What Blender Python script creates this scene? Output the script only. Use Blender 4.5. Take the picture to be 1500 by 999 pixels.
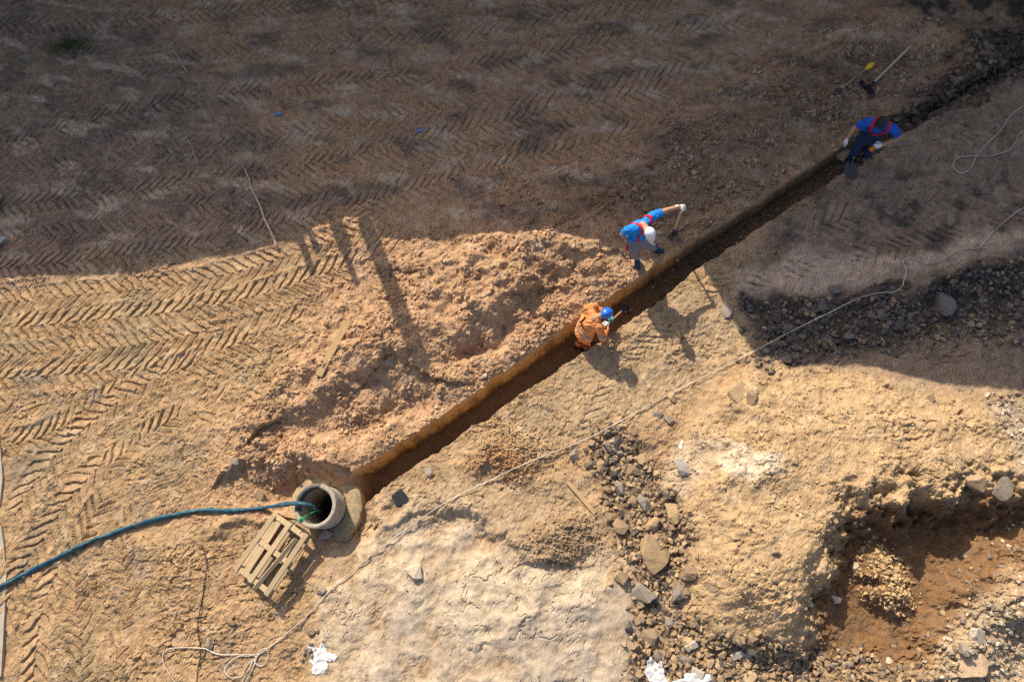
import bpy, bmesh, math, random
import numpy as np
from mathutils import Vector, Matrix, Euler
from mathutils.bvhtree import BVHTree

for o in list(bpy.data.objects):
    bpy.data.objects.remove(o)
SC = bpy.context.scene
COL = SC.collection
rng = np.random.default_rng(7)
random.seed(7)
PI = math.pi

# ------------------------------------------------------------------ camera
TILT = math.radians(17.0)          # drone looks almost straight down
ROLL = math.radians(5.0)           # and leans a little to the side
FPX = 1000.0                       # focal length in photo pixels (1500 wide)
CAMH = 12.0
cam = bpy.data.cameras.new("camera")
cam_o = bpy.data.objects.new("camera", cam)
COL.objects.link(cam_o)
cam.sensor_fit = 'HORIZONTAL'
cam.angle = 2 * math.atan(750.0 / FPX)
cam.clip_end = 1000.0
cam_o.location = (0, 0, CAMH)
cam_o.rotation_euler = (TILT, ROLL, 0)
SC.camera = cam_o

# ------------------------------------------------------------------ light
SUN_EL = math.radians(38.0)
SHADOW_AZ = math.radians(-66.0)    # direction in which shadows travel (world XY)
sun_dir = Vector((math.cos(SHADOW_AZ) * math.cos(SUN_EL), math.sin(SHADOW_AZ) * math.cos(SUN_EL), -math.sin(SUN_EL)))
world = bpy.data.worlds.new("World")
SC.world = world
world.use_nodes = True
wn = world.node_tree
wn.nodes.clear()
sky = wn.nodes.new("ShaderNodeTexSky")
sky.sky_type = 'NISHITA'
sky.sun_disc = False
sky.sun_elevation = SUN_EL
sky.air_density = 0.75
sky.dust_density = 2.5
sky.ozone_density = 0.6
to_sun = -sun_dir
sky.sun_rotation = math.atan2(to_sun.x, to_sun.y)
bgn = wn.nodes.new("ShaderNodeBackground")
bgn.inputs[1].default_value = 0.133
won = wn.nodes.new("ShaderNodeOutputWorld")
wn.links.new(sky.outputs[0], bgn.inputs[0])
wn.links.new(bgn.outputs[0], won.inputs[0])
sun = bpy.data.lights.new("sun", 'SUN')
sun.energy = 4.2
sun.angle = math.radians(0.3)
sun.color = (1.0, 0.91, 0.77)
sun_o = bpy.data.objects.new("sun", sun)
COL.objects.link(sun_o)
sun_o.location = (-6, 14, 20)
sun_o.rotation_euler = sun_dir.to_track_quat('-Z', 'Y').to_euler()
SC.view_settings.view_transform = 'Standard'
SC.view_settings.look = 'None'
SC.view_settings.exposure = 0.62
SC.view_settings.gamma = 1.0
SC.cycles.use_denoising = False
SC.cycles.max_bounces = 6
SC.cycles.diffuse_bounces = 4

# ------------------------------------------------------------------ pixel -> ground
CT, ST = math.cos(TILT), math.sin(TILT)
CB, SB = math.cos(ROLL), math.sin(ROLL)
def px(x, y, z=0.0):
    a0 = (x - 750.0) / FPX
    a1 = -(y - 499.5) / FPX
    dy = a1 * CT + ST
    dz0 = a1 * ST - CT
    a0, dz = a0 * CB + dz0 * SB, -a0 * SB + dz0 * CB
    t = (CAMH - z) / -dz
    return (a0 * t, dy * t)
def pxs(pts, z=0.0):
    return np.array([px(p[0], p[1], z) for p in pts])

# ------------------------------------------------------------------ noise (numpy)
_perm = rng.permutation(4096)
_grad = rng.uniform(0, 2 * PI, 4096)
_gx, _gy = np.cos(_grad), np.sin(_grad)
_rv = rng.random((4096, 3))
def _hash(ix, iy):
    return _perm[(_perm[ix & 4095] + iy) & 4095]
def perlin(x, y):
    ix = np.floor(x).astype(np.int64); iy = np.floor(y).astype(np.int64)
    fx = x - ix; fy = y - iy
    u = fx * fx * fx * (fx * (fx * 6 - 15) + 10); v = fy * fy * fy * (fy * (fy * 6 - 15) + 10)
    def g(a, b):
        h = _hash(ix + a, iy + b)
        return _gx[h] * (fx - a) + _gy[h] * (fy - b)
    a = g(0, 0); b = g(1, 0); c = g(0, 1); d = g(1, 1)
    p = a + u * (b - a); q = c + u * (d - c)
    return 1.5 * (p + v * (q - p))
def fbm(x, y, scale, octv=3, gain=0.5, off=0.0):
    s = np.zeros_like(x); amp = 1.0; f = 1.0 / scale; tot = 0
    for i in range(octv):
        s += amp * perlin(x * f + 13.7 * i + off, y * f - 7.3 * i + off * 1.7)
        tot += amp; amp *= gain; f *= 2.03
    return s / tot
def worley(x, y, scale, off=0):
    x = x / scale; y = y / scale
    ix = np.floor(x).astype(np.int64); iy = np.floor(y).astype(np.int64)
    best = np.full(x.shape, 9.0); sec = np.full(x.shape, 9.0); val = np.zeros(x.shape)
    for a in (-1, 0, 1):
        for b in (-1, 0, 1):
            h = _hash(ix + a + off, iy + b)
            r = _rv[h]
            d = np.hypot(ix + a + r[:, 0] - x, iy + b + r[:, 1] - y)
            nb = d < best
            sec = np.where(nb, best, np.minimum(sec, d))
            val = np.where(nb, r[:, 2], val)
            best = np.where(nb, d, best)
    return best, sec, val
def sm(a, b, x):
    t = np.clip((x - a) / (b - a), 0, 1)
    return t * t * (3 - 2 * t)

def polyline_dist(P, X, Y):
    """distance, arclength and signed side to a world polyline"""
    bd = np.full(X.shape, 1e9); bs = np.zeros(X.shape); bt = np.zeros(X.shape)
    acc = 0.0
    for i in range(len(P) - 1):
        ax, ay = P[i]; bx, by = P[i + 1]
        dx, dy = bx - ax, by - ay
        L = math.hypot(dx, dy)
        if L < 1e-6: continue
        dx /= L; dy /= L
        t = (X - ax) * dx + (Y - ay) * dy
        tc = np.clip(t, 0, L)
        ex = X - ax - tc * dx; ey = Y - ay - tc * dy
        d = np.hypot(ex, ey)
        m = d < bd
        bd = np.where(m, d, bd)
        bs = np.where(m, acc + t, bs)
        bt = np.where(m, -(X - ax) * dy + (Y - ay) * dx, bt)
        acc += L
    return bd, bs, bt
def smooth_path(P, n=6):
    P = np.asarray(P, float)
    out = []
    for i in range(len(P) - 1):
        p0 = P[max(i - 1, 0)]; p1 = P[i]; p2 = P[i + 1]; p3 = P[min(i + 2, len(P) - 1)]
        for k in range(n):
            t = k / n
            out.append(0.5 * ((2 * p1) + (-p0 + p2) * t + (2 * p0 - 5 * p1 + 4 * p2 - p3) * t * t + (-p0 + 3 * p1 - 3 * p2 + p3) * t ** 3))
    out.append(P[-1])
    return np.array(out)
def poly_mask(pts_px, X, Y, feather):
    """soft mask of a polygon given in photo pixels (1 inside)"""
    P = pxs(pts_px)
    x0, y0 = P.min(0) - feather; x1, y1 = P.max(0) + feather
    idx = np.nonzero((X > x0) & (X < x1) & (Y > y0) & (Y < y1))[0]
    out = np.zeros(X.shape)
    if len(idx) == 0: return out
    x = X[idx]; y = Y[idx]
    ins = np.zeros(x.shape, bool)
    n = len(P)
    for i in range(n):
        ax, ay = P[i]; bx, by = P[(i + 1) % n]
        if ay == by: continue
        c = ((ay > y) != (by > y)) & (x < (bx - ax) * (y - ay) / (by - ay) + ax)
        ins ^= c
    d, _, _ = polyline_dist(np.vstack([P, P[:1]]), x, y)
    sd = np.where(ins, d, -d)
    out[idx] = sm(-feather * 0.5, feather * 0.5, sd)
    return out

# ------------------------------------------------------------------ trench line
UP = pxs([(470, 724), (513, 697), (580, 653), (620, 628), (700, 574), (780, 514), (846, 468), (900, 430), (1000, 363), (1100, 300), (1233, 213), (1307, 167), (1383, 135), (1450, 98), (1520, 60)])
LO = pxs([(480, 768), (530, 737), (600, 690), (660, 648), (700, 620), (770, 575), (833, 530), (860, 513), (913, 476), (967, 440), (1010, 405), (1060, 368), (1120, 328), (1217, 267), (1277, 230), (1333, 190), (1417, 147), (1500, 103), (1560, 70)])
_upx = [470, 513, 580, 620, 700, 780, 846, 900, 1000, 1100, 1233, 1307, 1383, 1450, 1520]
def TX(p): return float(np.interp(p, _upx, UP[:, 0])) + (p - 1520) * 0.0135 * (p > 1520)   # photo column -> place along the trench
SL = (UP[-2, 1] - UP[1, 1]) / (UP[-2, 0] - UP[1, 0])
def up_y(x): return np.interp(x, UP[:, 0], UP[:, 1], left=None) + np.where(x < UP[0, 0], (x - UP[0, 0]) * SL, 0) + np.where(x > UP[-1, 0], (x - UP[-1, 0]) * SL, 0)
def lo_y(x): return np.interp(x, LO[:, 0], LO[:, 1]) + np.where(x < LO[0, 0], (x - LO[0, 0]) * SL, 0) + np.where(x > LO[-1, 0], (x - LO[-1, 0]) * SL, 0)
WELL = px(461, 741, 0.40)                 # centre of the well on the ground
WELL_R = 0.36

# ------------------------------------------------------------------ ground grid (sheared along the trench)
DX = 0.0198
_c = [px(0, 0), px(1500, 0), px(1500, 999), px(0, 999)]
YMIN, YMAX = min(c[1] for c in _c) - 1.2, max(c[1] for c in _c) + 1.1
def _side(p, q, y, m): return p[0] + (q[0] - p[0]) * (y - p[1]) / (q[1] - p[1]) + m
def XL(y): return _side(_c[0], _c[3], y, -1.2)
def XR(y): return _side(_c[1], _c[2], y, 1.2)
xs = np.arange(min(XL(YMIN), XL(YMAX)), max(XR(YMIN), XR(YMAX)), DX)
print("corners", _c)
vr = [-14.6]
while vr[-1] < 18.6:
    v = vr[-1]
    vr.append(v + (0.010 if -0.55 < v < 0.62 else DX))
vr = np.array(vr)
x_line = lambda x: 0.5 * (up_y(x) + lo_y(x))
sx = x_line(xs)
XX = np.repeat(xs[:, None], len(vr), 1)
YY = vr[None, :] + sx[:, None]
keep = (YY > YMIN) & (YY < YMAX) & (XX > XL(YY)) & (XX < XR(YY))
gid = np.full(XX.shape, -1, np.int64)
gid[keep] = np.arange(keep.sum())
X = XX[keep]; Y = YY[keep]
print("ground verts", len(X))

# shared noises
N1 = fbm(X, Y, 1.6, 3)
N2 = fbm(X, Y, 0.5, 3, off=3.1)
N3 = fbm(X, Y, 0.16, 3, off=9.2)
N4 = fbm(X, Y, 0.055, 2, off=21.0)
WX = X + 0.26 * fbm(X, Y, 1.3, 2, off=33.0) + 0.17 * N2 + 0.07 * N3
WY = Y + 0.26 * fbm(X, Y, 1.3, 2, off=44.0) + 0.17 * fbm(X, Y, 0.5, 2, off=40.0) + 0.07 * fbm(X, Y, 0.16, 2, off=50.0)
PX_ = X + 0.05 * N2 + 0.03 * N3; PY_ = Y + 0.05 * fbm(X, Y, 0.4, 2, off=47.0) + 0.03 * fbm(X, Y, 0.15, 2, off=48.0)
def plates(x, y, scale, off, aniso=1.0):
    """broken crust: every cell is a slightly tilted flake with sharp borders"""
    x = x / scale; y = y / (scale * aniso)
    ix = np.floor(x).astype(np.int64); iy = np.floor(y).astype(np.int64)
    best = np.full(x.shape, 9.0); h_ = np.zeros(x.shape)
    for a in (-1, 0, 1):
        for b in (-1, 0, 1):
            hh = _hash(ix + a + off, iy + b + off)
            r = _rv[hh]; q = _rv[(hh * 7 + 13) & 4095]
            ex = x - (ix + a + r[:, 0]); ey = y - (iy + b + r[:, 1])
            d = ex * ex + ey * ey
            nb = d < best
            h_ = np.where(nb, ex * (q[:, 0] - .5) + ey * (q[:, 1] - .5) + 0.35 * (q[:, 2] - .5), h_)
            best = np.where(nb, d, best)
    return h_ * scale
SMO = 0.50 + 0.80 * sm(-0.22, 0.32, fbm(X, Y, 1.0, 3, off=120.0))
PL = 0.5 * plates(PX_, PY_, 0.17, 31, 0.7) + 0.8 * plates(PX_, PY_, 0.085, 53, 0.75) + 0.6 * plates(X + .02 * N3, Y + .02 * N4, 0.05, 91, 0.8)
PL = PL * SMO
w1, w1s, v1 = worley(PX_, PY_, 0.17)
w2, w2s, v2 = worley(X, Y, 0.075, off=77)
CLOD = SMO * 0.8 * (0.045 * np.clip(1 - 1.25 * w1, 0, 1) * (v1 > 0.45) * v1 + 0.028 * np.clip(1 - 1.3 * w2, 0, 1) * (v2 > 0.3))

Z = 0.10 * N1 + 0.03 * N2
COLR = np.zeros((len(X), 3))
def paint(mask, rgb):
    global COLR
    COLR += (np.array(rgb)[None, :] - COLR) * np.clip(mask, 0, 1)[:, None]

def blob(cx, cy, rx, ry, rot_deg=0.0, power=1.0):
    c = px(cx, cy)
    a = math.radians(rot_deg)
    dx = WX - c[0]; dy = WY - c[1]
    u = dx * math.cos(a) + dy * math.sin(a); v = -dx * math.sin(a) + dy * math.cos(a)
    return np.exp(-((u / rx) ** 2 + (v / ry) ** 2) ** power)

# ---- base colours
C_SAND = (0.375, 0.246, 0.132)
C_SPOIL = (0.42, 0.262, 0.148)
C_PALE = (0.47, 0.37, 0.26)
C_SHADE = (0.47, 0.280, 0.155)  # field soil, raised and warmed in colour to brighten the cast shade
C_GREY = (0.27, 0.188, 0.128)
C_BLACK = (0.052, 0.043, 0.036)
C_ORANGE = (0.40, 0.215, 0.095)
C_PIT = (0.20, 0.112, 0.052)  # damp brown soil, darkened further so the sunlit floor looks shaded
COLR[:] = C_SAND
paint(poly_mask([(560, 340), (470, 430), (430, 560), (380, 640), (330, 720), (420, 780), (530, 720), (980, 400), (980, 300), (820, 300), (680, 340)], WX, WY, 0.7), C_SPOIL)
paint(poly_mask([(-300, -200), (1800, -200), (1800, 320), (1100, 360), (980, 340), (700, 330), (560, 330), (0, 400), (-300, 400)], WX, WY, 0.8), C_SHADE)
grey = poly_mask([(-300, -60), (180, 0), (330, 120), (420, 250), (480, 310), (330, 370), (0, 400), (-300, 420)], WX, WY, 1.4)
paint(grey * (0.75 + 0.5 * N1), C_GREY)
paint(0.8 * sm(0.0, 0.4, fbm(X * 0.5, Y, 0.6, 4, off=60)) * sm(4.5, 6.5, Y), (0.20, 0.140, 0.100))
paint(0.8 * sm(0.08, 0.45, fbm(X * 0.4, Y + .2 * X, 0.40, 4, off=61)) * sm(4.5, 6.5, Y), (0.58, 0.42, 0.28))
# dark rock-strewn corner on the right of the trench
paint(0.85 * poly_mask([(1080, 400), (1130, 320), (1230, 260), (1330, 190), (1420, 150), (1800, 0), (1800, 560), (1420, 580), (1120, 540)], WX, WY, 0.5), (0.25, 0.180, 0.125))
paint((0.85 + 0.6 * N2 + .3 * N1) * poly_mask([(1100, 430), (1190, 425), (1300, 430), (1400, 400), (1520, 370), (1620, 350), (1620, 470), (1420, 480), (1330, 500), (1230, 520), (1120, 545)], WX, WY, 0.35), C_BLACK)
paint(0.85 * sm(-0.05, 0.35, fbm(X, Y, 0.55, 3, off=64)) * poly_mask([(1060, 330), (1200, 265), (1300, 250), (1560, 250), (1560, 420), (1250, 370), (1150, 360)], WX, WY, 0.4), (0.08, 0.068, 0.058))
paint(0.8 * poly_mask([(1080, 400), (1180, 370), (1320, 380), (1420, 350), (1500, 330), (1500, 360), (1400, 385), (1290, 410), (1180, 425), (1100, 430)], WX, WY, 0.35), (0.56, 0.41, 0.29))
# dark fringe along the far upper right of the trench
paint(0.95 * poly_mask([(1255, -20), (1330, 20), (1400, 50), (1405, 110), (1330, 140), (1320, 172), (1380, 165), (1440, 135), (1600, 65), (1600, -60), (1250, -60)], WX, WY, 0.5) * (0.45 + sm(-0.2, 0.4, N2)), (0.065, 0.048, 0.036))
paint(0.6 * poly_mask([(960, 230), (1060, 150), (1300, 60), (1380, 100), (1300, 160), (1000, 350), (930, 340), (900, 290)], WX, WY, 0.7), (0.24, 0.15, 0.09))
paint(0.7 * blob(860, 300, 1.1, 0.35, 10), (0.17, 0.105, 0.06))
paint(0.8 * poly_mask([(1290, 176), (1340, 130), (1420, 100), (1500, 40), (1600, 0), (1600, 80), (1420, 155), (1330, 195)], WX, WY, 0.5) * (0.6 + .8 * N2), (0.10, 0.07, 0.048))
# pale hard pan at the bottom
pale = poly_mask([(480, 870), (500, 790), (560, 750), (640, 720), (700, 760), (800, 810), (880, 830), (915, 800), (935, 850), (945, 920), (950, 1060), (470, 1060)], WX + .25 * N1 + .1 * N2, WY + .2 * N2, 0.9)
pale = np.clip(pale * (0.75 + 0.9 * N2 + 0.6 * N1), 0, 1)
paint(pale, C_PALE)
paint(0.65 * pale * poly_mask([(730, 930), (800, 880), (930, 840), (945, 1060), (560, 1060), (560, 900), (620, 870), (680, 950)], WX, WY, 0.2), (0.37, 0.31, 0.245))
paint(0.8 * poly_mask([(600, 880), (640, 850), (770, 830), (890, 810), (860, 860), (760, 900), (720, 950), (690, 955)], WX, WY, 0.4), (0.50, 0.405, 0.285))
paint(0.6 * poly_mask([(560, 720), (640, 690), (720, 690), (860, 700), (900, 800), (800, 820), (700, 770), (600, 770)], WX, WY, 0.5), (0.32, 0.24, 0.155))
paint(0.9 * blob(735, 668, 0.62, 0.42, 25, 1.6), C_ORANGE)
paint(0.75 * blob(835, 785, 0.50, 0.30, 0, 1.4), (0.27, 0.19, 0.115))
# strip of browner ground south of the trench
paint(0.45 * poly_mask([(640, 680), (850, 530), (1010, 420), (1090, 440), (1100, 520), (960, 600), (880, 650), (760, 660)], WX, WY, 0.4), (0.36, 0.275, 0.175))
# lower right mound and the wet pit, with shade painted into the pit colour
mound = poly_mask([(1130, 545), (1330, 570), (1480, 640), (1490, 700), (1400, 740), (1240, 750), (1210, 860), (1180, 960), (1060, 940), (1000, 890), (985, 820), (1000, 740), (980, 690), (1000, 620)], WX, WY, 0.4)
paint(0.8 * mound, (0.43, 0.30, 0.165))
paint(0.85 * poly_mask([(1050, 655), (1120, 665), (1132, 690), (1085, 708), (1050, 690)], WX, WY, 0.16), (0.55, 0.45, 0.335))
paint(0.7 * poly_mask([(990, 640), (1045, 645), (1050, 680), (1000, 730), (975, 715), (985, 680)], WX, WY, 0.3), (0.48, 0.37, 0.26))
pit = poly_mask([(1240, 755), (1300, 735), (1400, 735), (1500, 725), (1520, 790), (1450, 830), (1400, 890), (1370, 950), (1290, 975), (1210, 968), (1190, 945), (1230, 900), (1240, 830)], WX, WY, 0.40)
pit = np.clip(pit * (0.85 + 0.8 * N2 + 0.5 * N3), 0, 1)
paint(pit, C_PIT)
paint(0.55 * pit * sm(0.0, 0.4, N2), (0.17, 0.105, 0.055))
paint(0.7 * pit * blob(1395, 850, 0.25, 0.9, 5), (0.19, 0.15, 0.12))
paint(0.6 * poly_mask([(1420, 880), (1520, 820), (1560, 1060), (1300, 1060), (1380, 960)], WX, WY, 0.3), (0.42, 0.34, 0.24))
paint(0.5 * poly_mask([(1420, 600), (1600, 560), (1600, 760), (1480, 720), (1440, 660)], WX, WY, 0.4), (0.30, 0.26, 0.21))
paint(0.75 * poly_mask([(875, 640), (925, 640), (1000, 740), (1000, 900), (1050, 930), (1230, 960), (1330, 985), (1330, 1040), (945, 1040), (938, 850), (900, 760)], WX, WY, 0.3), (0.15, 0.11, 0.075))  # ground under the rubble painted dark to deepen the shade in the gaps
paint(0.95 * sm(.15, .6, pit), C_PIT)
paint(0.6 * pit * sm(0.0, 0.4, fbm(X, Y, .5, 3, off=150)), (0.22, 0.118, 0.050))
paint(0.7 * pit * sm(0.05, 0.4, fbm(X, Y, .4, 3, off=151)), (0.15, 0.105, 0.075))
# grey-green stains on the wheel-tracked sand
paint(0.55 * sm(0.0, 0.45, fbm(X, Y, 1.3, 3, off=66)) * poly_mask([(-200, 430), (520, 430), (380, 560), (300, 620), (250, 999), (-200, 1100)], WX, WY, 1.0), (0.29, 0.225, 0.135))
for (bx, by, rx, ry) in [(45, 560, .28, .10), (30, 690, .35, .3), (140, 580, .2, .08), (60, 618, .35, .08), (205, 740, .2, .2), (330, 960, .25, .3), (205, 840, .25, .3), (40, 830, .2, .35)]:
    paint(0.55 * blob(bx, by, rx, ry), (0.185, 0.16, 0.13))
paint(0.4 * sm(0.15, 0.5, fbm(X, Y, 0.30, 3, off=68)), (0.45, 0.355, 0.25))
paint(0.35 * sm(0.15, 0.5, fbm(X, Y, 0.22, 3, off=69)), (0.22, 0.155, 0.09))
# pale scraped spots and dark spots in the shaded field
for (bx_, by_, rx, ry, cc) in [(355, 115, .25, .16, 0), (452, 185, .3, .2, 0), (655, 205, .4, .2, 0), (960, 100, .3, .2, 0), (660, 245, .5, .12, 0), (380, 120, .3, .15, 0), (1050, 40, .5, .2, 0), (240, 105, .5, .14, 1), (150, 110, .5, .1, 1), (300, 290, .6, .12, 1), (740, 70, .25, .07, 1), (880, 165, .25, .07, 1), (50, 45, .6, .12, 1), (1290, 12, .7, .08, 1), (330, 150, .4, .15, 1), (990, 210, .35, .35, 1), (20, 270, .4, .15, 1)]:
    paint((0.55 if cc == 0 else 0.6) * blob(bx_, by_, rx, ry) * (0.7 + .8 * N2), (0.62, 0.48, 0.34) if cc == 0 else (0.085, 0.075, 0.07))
# green moss by the top left corner
paint(0.4 * blob(110, 68, 0.5, 0.16, 15), (0.10, 0.12, 0.05))
paint(0.35 * blob(30, 90, 0.8, 0.35, 0), (0.09, 0.11, 0.06))
COLR *= (1 + 0.22 * N3 + 0.16 * N2 + 0.14 * N4)[:, None]
COLR = np.clip(COLR, 0.012, 0.72)

# ---- wheel tracks
def track(pts, width=0.52, pitch=0.21, depth=0.045, strength=1.0, slant=1.0, seed=0, flip=1):
    global Z
    P = smooth_path(pxs(pts), 5)
    m0 = (X > P[:, 0].min() - width) & (X < P[:, 0].max() + width) & (Y > P[:, 1].min() - width) & (Y < P[:, 1].max() + width)
    i = np.nonzero(m0)[0]
    if len(i) == 0: return
    x = X[i]; y = Y[i]
    d, s, t = polyline_dist(P, x, y)
    L = np.sum(np.hypot(*np.diff(P, axis=0).T))
    hw = width / 2
    s = s + 0.05 * N2[i] + 0.03 * perlin(x * 5 + seed, y * 5) + 0.012 * N3[i]
    tt = t + 0.02 * N3[i] + 0.05 * N1[i] + 0.03 * N2[i]
    q = (flip * s - slant * np.abs(tt)) / pitch + np.where(tt < 0, 0.5, 0.0) + seed * 0.37
    fr = q - np.floor(q)
    kid = np.floor(q).astype(np.int64) * 2 + (tt < 0)
    lug = _rv[_hash(kid + seed * 57, kid * 0 + seed)][:, 0]
    # shingle-like pads: each rises gently and ends in a crisp little step with a crack in front of it
    pad = sm(0.0, 0.9, fr) * (1 - sm(0.90, 1.0, fr))
    crack = np.exp(-((fr - 0.06) / 0.085) ** 2) + np.exp(-((fr - 1.06) / 0.085) ** 2)
    h = depth * (0.55 + 0.8 * lug) * (0.80 * pad - 0.75 * crack) - 0.3 * depth
    h += 0.25 * depth * np.exp(-((np.abs(tt) - hw) / 0.05) ** 2)
    h -= 0.012
    edge = (1 - sm(hw - 0.03, hw + 0.03, np.abs(tt) + 0.05 * N2[i])) * sm(0, 0.25, s) * (1 - sm(L - 0.25, L, s))
    patch = sm(-0.32, 0.08, fbm(x, y, 0.7, 3, off=seed * 3.3) + strength - 0.85) * (0.72 + 0.5 * N2[i])
    mk = edge * patch
    berm = 0.02 * np.exp(-((np.abs(tt) - hw - 0.04) / 0.05) ** 2) * patch * sm(0, 0.25, s) * (1 - sm(L - 0.25, L, s))
    TM[i] = np.maximum(TM[i], mk)
    TRK[i] = TRK[i] * (1 - mk) + h * mk + berm * (1 - mk)
TM = np.zeros(len(X))
TRK = 0.012 * N3 + 0.008 * N4
TRK += 0.012 * N2
bands = [
    # tracked sand on the lit left side
    ([(-60, 600), (60, 588), (150, 566), (260, 562), (340, 545), (420, 520)], 0.62, 0.22, .040, .75),
    ([(-60, 556), (100, 548), (250, 532), (340, 505), (420, 474), (490, 448)], 0.60, 0.22, .042, .95),
    ([(-60, 523), (100, 514), (230, 500), (330, 474), (430, 443), (530, 405)], 0.58, 0.21, .042, .95),
    ([(-60, 486), (100, 472), (220, 461), (330, 443), (420, 420), (520, 385), (600, 362)], 0.60, 0.215, .044, 1.0),
    ([(-60, 448), (120, 432), (260, 418), (380, 388), (480, 355), (580, 330)], 0.56, 0.21, .044, 1.0),
    ([(-40, 660), (60, 640), (130, 600), (200, 560), (300, 530)], 0.55, 0.20, .040, 1.00),
    ([(20, 760), (60, 690), (120, 630), (190, 575), (250, 545)], 0.56, 0.21, .040, 1.00),
    ([(150, 690), (210, 640), (280, 600), (340, 580)], 0.5, 0.20, .040, 0.85),
    ([(-20, 960), (20, 860), (60, 790), (110, 720), (160, 670)], 0.55, 0.21, .045, 1.10),
    ([(110, 1040), (120, 950), (110, 870), (120, 790), (160, 720)], 0.5, 0.20, .042, 1.05),
    ([(40, 1050), (50, 980), (60, 900), (90, 820)], 0.5, 0.22, .042, 1.00),
    ([(170, 1040), (170, 960), (190, 880), (180, 800), (220, 720), (260, 660)], 0.5, 0.20, .035, 0.80),
    ([(250, 640), (330, 610), (400, 580)], 0.5, 0.2, .03, 0.70),
    # shaded field at the top
    ([(-60, 398), (200, 372), (400, 330), (560, 290), (760, 235), (960, 190)], 0.54, 0.195, .042, .95),
    ([(-60, 352), (250, 330), (500, 275), (760, 205), (1000, 165)], 0.54, 0.195, .042, .95),
    ([(-60, 310), (250, 272), (500, 232), (750, 175), (1020, 120)], 0.54, 0.195, .042, .95),
    ([(-60, 262), (250, 225), (520, 180), (800, 135), (1060, 75)], 0.54, 0.195, .042, .95),
    ([(0, 215), (200, 160), (350, 135), (600, 110), (900, 62), (1100, 30)], 0.54, 0.195, .042, .95),
    ([(150, 110), (400, 70), (700, 40), (1000, -10)], 0.54, 0.195, .042, .95),
    ([(-60, 40), (300, 20), (700, -20)], 0.54, 0.195, .042, .95),
    ([(540, 400), (640, 360), (720, 330)], 0.5, 0.21, .03, .6),
    ([(-40, 140), (150, 190), (330, 215), (520, 205), (700, 240), (860, 270)], 0.5, 0.18, .035, .62),
    ([(300, 20), (480, 90), (700, 130), (900, 190), (1000, 240)], 0.5, 0.18, .035, .60),
    ([(100, 330), (280, 300), (420, 300), (560, 330)], 0.5, 0.18, .035, .60),
    # south side of the trench
    ([(860, 650), (890, 590), (930, 530), (990, 480), (1050, 430), (1080, 395)], 0.55, 0.17, .030, .75),
    ([(940, 650), (980, 570), (1030, 520), (1070, 480)], 0.5, 0.17, .028, .6),
    ([(1090, 430), (1180, 405), (1300, 368), (1420, 345), (1560, 310)], 0.55, 0.19, .04, .9),
    ([(1150, 350), (1300, 300), (1420, 290), (1560, 250)], 0.55, 0.19, .035, .75),
    ([(1240, 260), (1330, 230), (1430, 210), (1560, 160)], 0.5, 0.19, .03, .6),
]
for k, (pts, w, p, d, stg) in enumerate(bands):
    track(pts, w, p, d, stg, slant=0.95, seed=k + 1, flip=(1 if k % 2 else -1))
rough_zone = np.clip(
    1.0 * poly_mask([(600, 345), (520, 430), (450, 480), (420, 600), (400, 640), (350, 690), (370, 760), (500, 740), (540, 700), (1000, 370), (1100, 310), (1320, 170), (1420, 60), (1250, 40), (1080, 130), (980, 200), (900, 280), (800, 320), (700, 340)], WX, WY, 0.8)
    + 0.55 * mound + 0.5 * pit + 0.9 * blob(735, 668, 0.62, 0.42, 25, 1.6) + 0.9 * blob(835, 785, 0.50, 0.30, 0, 1.4)
    + 0.8 * poly_mask([(1420, 880), (1520, 820), (1560, 1060), (1300, 1060), (1380, 960)], WX, WY, 0.3)
    + 0.8 * poly_mask([(1400, 600), (1600, 560), (1600, 760), (1480, 740), (1400, 720)], WX, WY, 0.5)
    + 0.7 * poly_mask([(1100, 430), (1300, 430), (1600, 350), (1600, 560), (1330, 520), (1120, 545)], WX, WY, 0.4)
    + 0.5 * poly_mask([(560, 720), (720, 690), (860, 700), (900, 800), (800, 820), (600, 780)], WX, WY, 0.3), 0, 1)
flat0 = (1 - rough_zone) * sm(6.0, 4.0, Y)
Z += TRK * (1 - 0.92 * rough_zone) * (1 - 0.85 * pale)
Z += PL * (0.62 + 0.3 * N1) * (1 - 0.78 * pale) * (1 - 0.65 * TM) * (1 - 0.25 * flat0)
ripple = np.abs(fbm(X + 0.3 * N2, Y * 0.6, 0.20, 3, off=71))
Z += rough_zone * (CLOD * (0.6 + 0.8 * sm(-0.3, 0.4, N1)) + 0.020 * N3 + 0.05 * N2)
# crumbly crust of the sunlit flat ground without tracks
flat = (1 - rough_zone) * poly_mask([(230, 560), (460, 430), (440, 600), (340, 690), (420, 900), (480, 1060), (180, 1060), (250, 760)], WX, WY, 0.8)
Z += flat * (0.025 * (0.35 - ripple) + 0.1 * CLOD + 0.15 * PL)
southflat = poly_mask([(640, 690), (850, 530), (1020, 400), (1090, 400), (1110, 540), (980, 620), (900, 700), (760, 680)], WX, WY, 0.4)
Z += southflat * (0.035 * (0.35 - ripple) + 0.15 * CLOD + 0.1 * PL)
Z += pale * (0.014 * N2 + 0.006 * N3 + 0.10 * (0.3 - np.abs(fbm(X, Y, 0.7, 2, off=80))) * poly_mask([(500, 760), (700, 740), (920, 800), (880, 880), (730, 930), (640, 880), (520, 860)], WX, WY, 0.3))
Z += pale * 0.04
_ck = np.abs(fbm(X, Y, 0.45, 3, off=160)); Z -= pale * 0.03 * np.exp(-(_ck / 0.022) ** 2) * sm(0.0, 0.3, N1)
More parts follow.
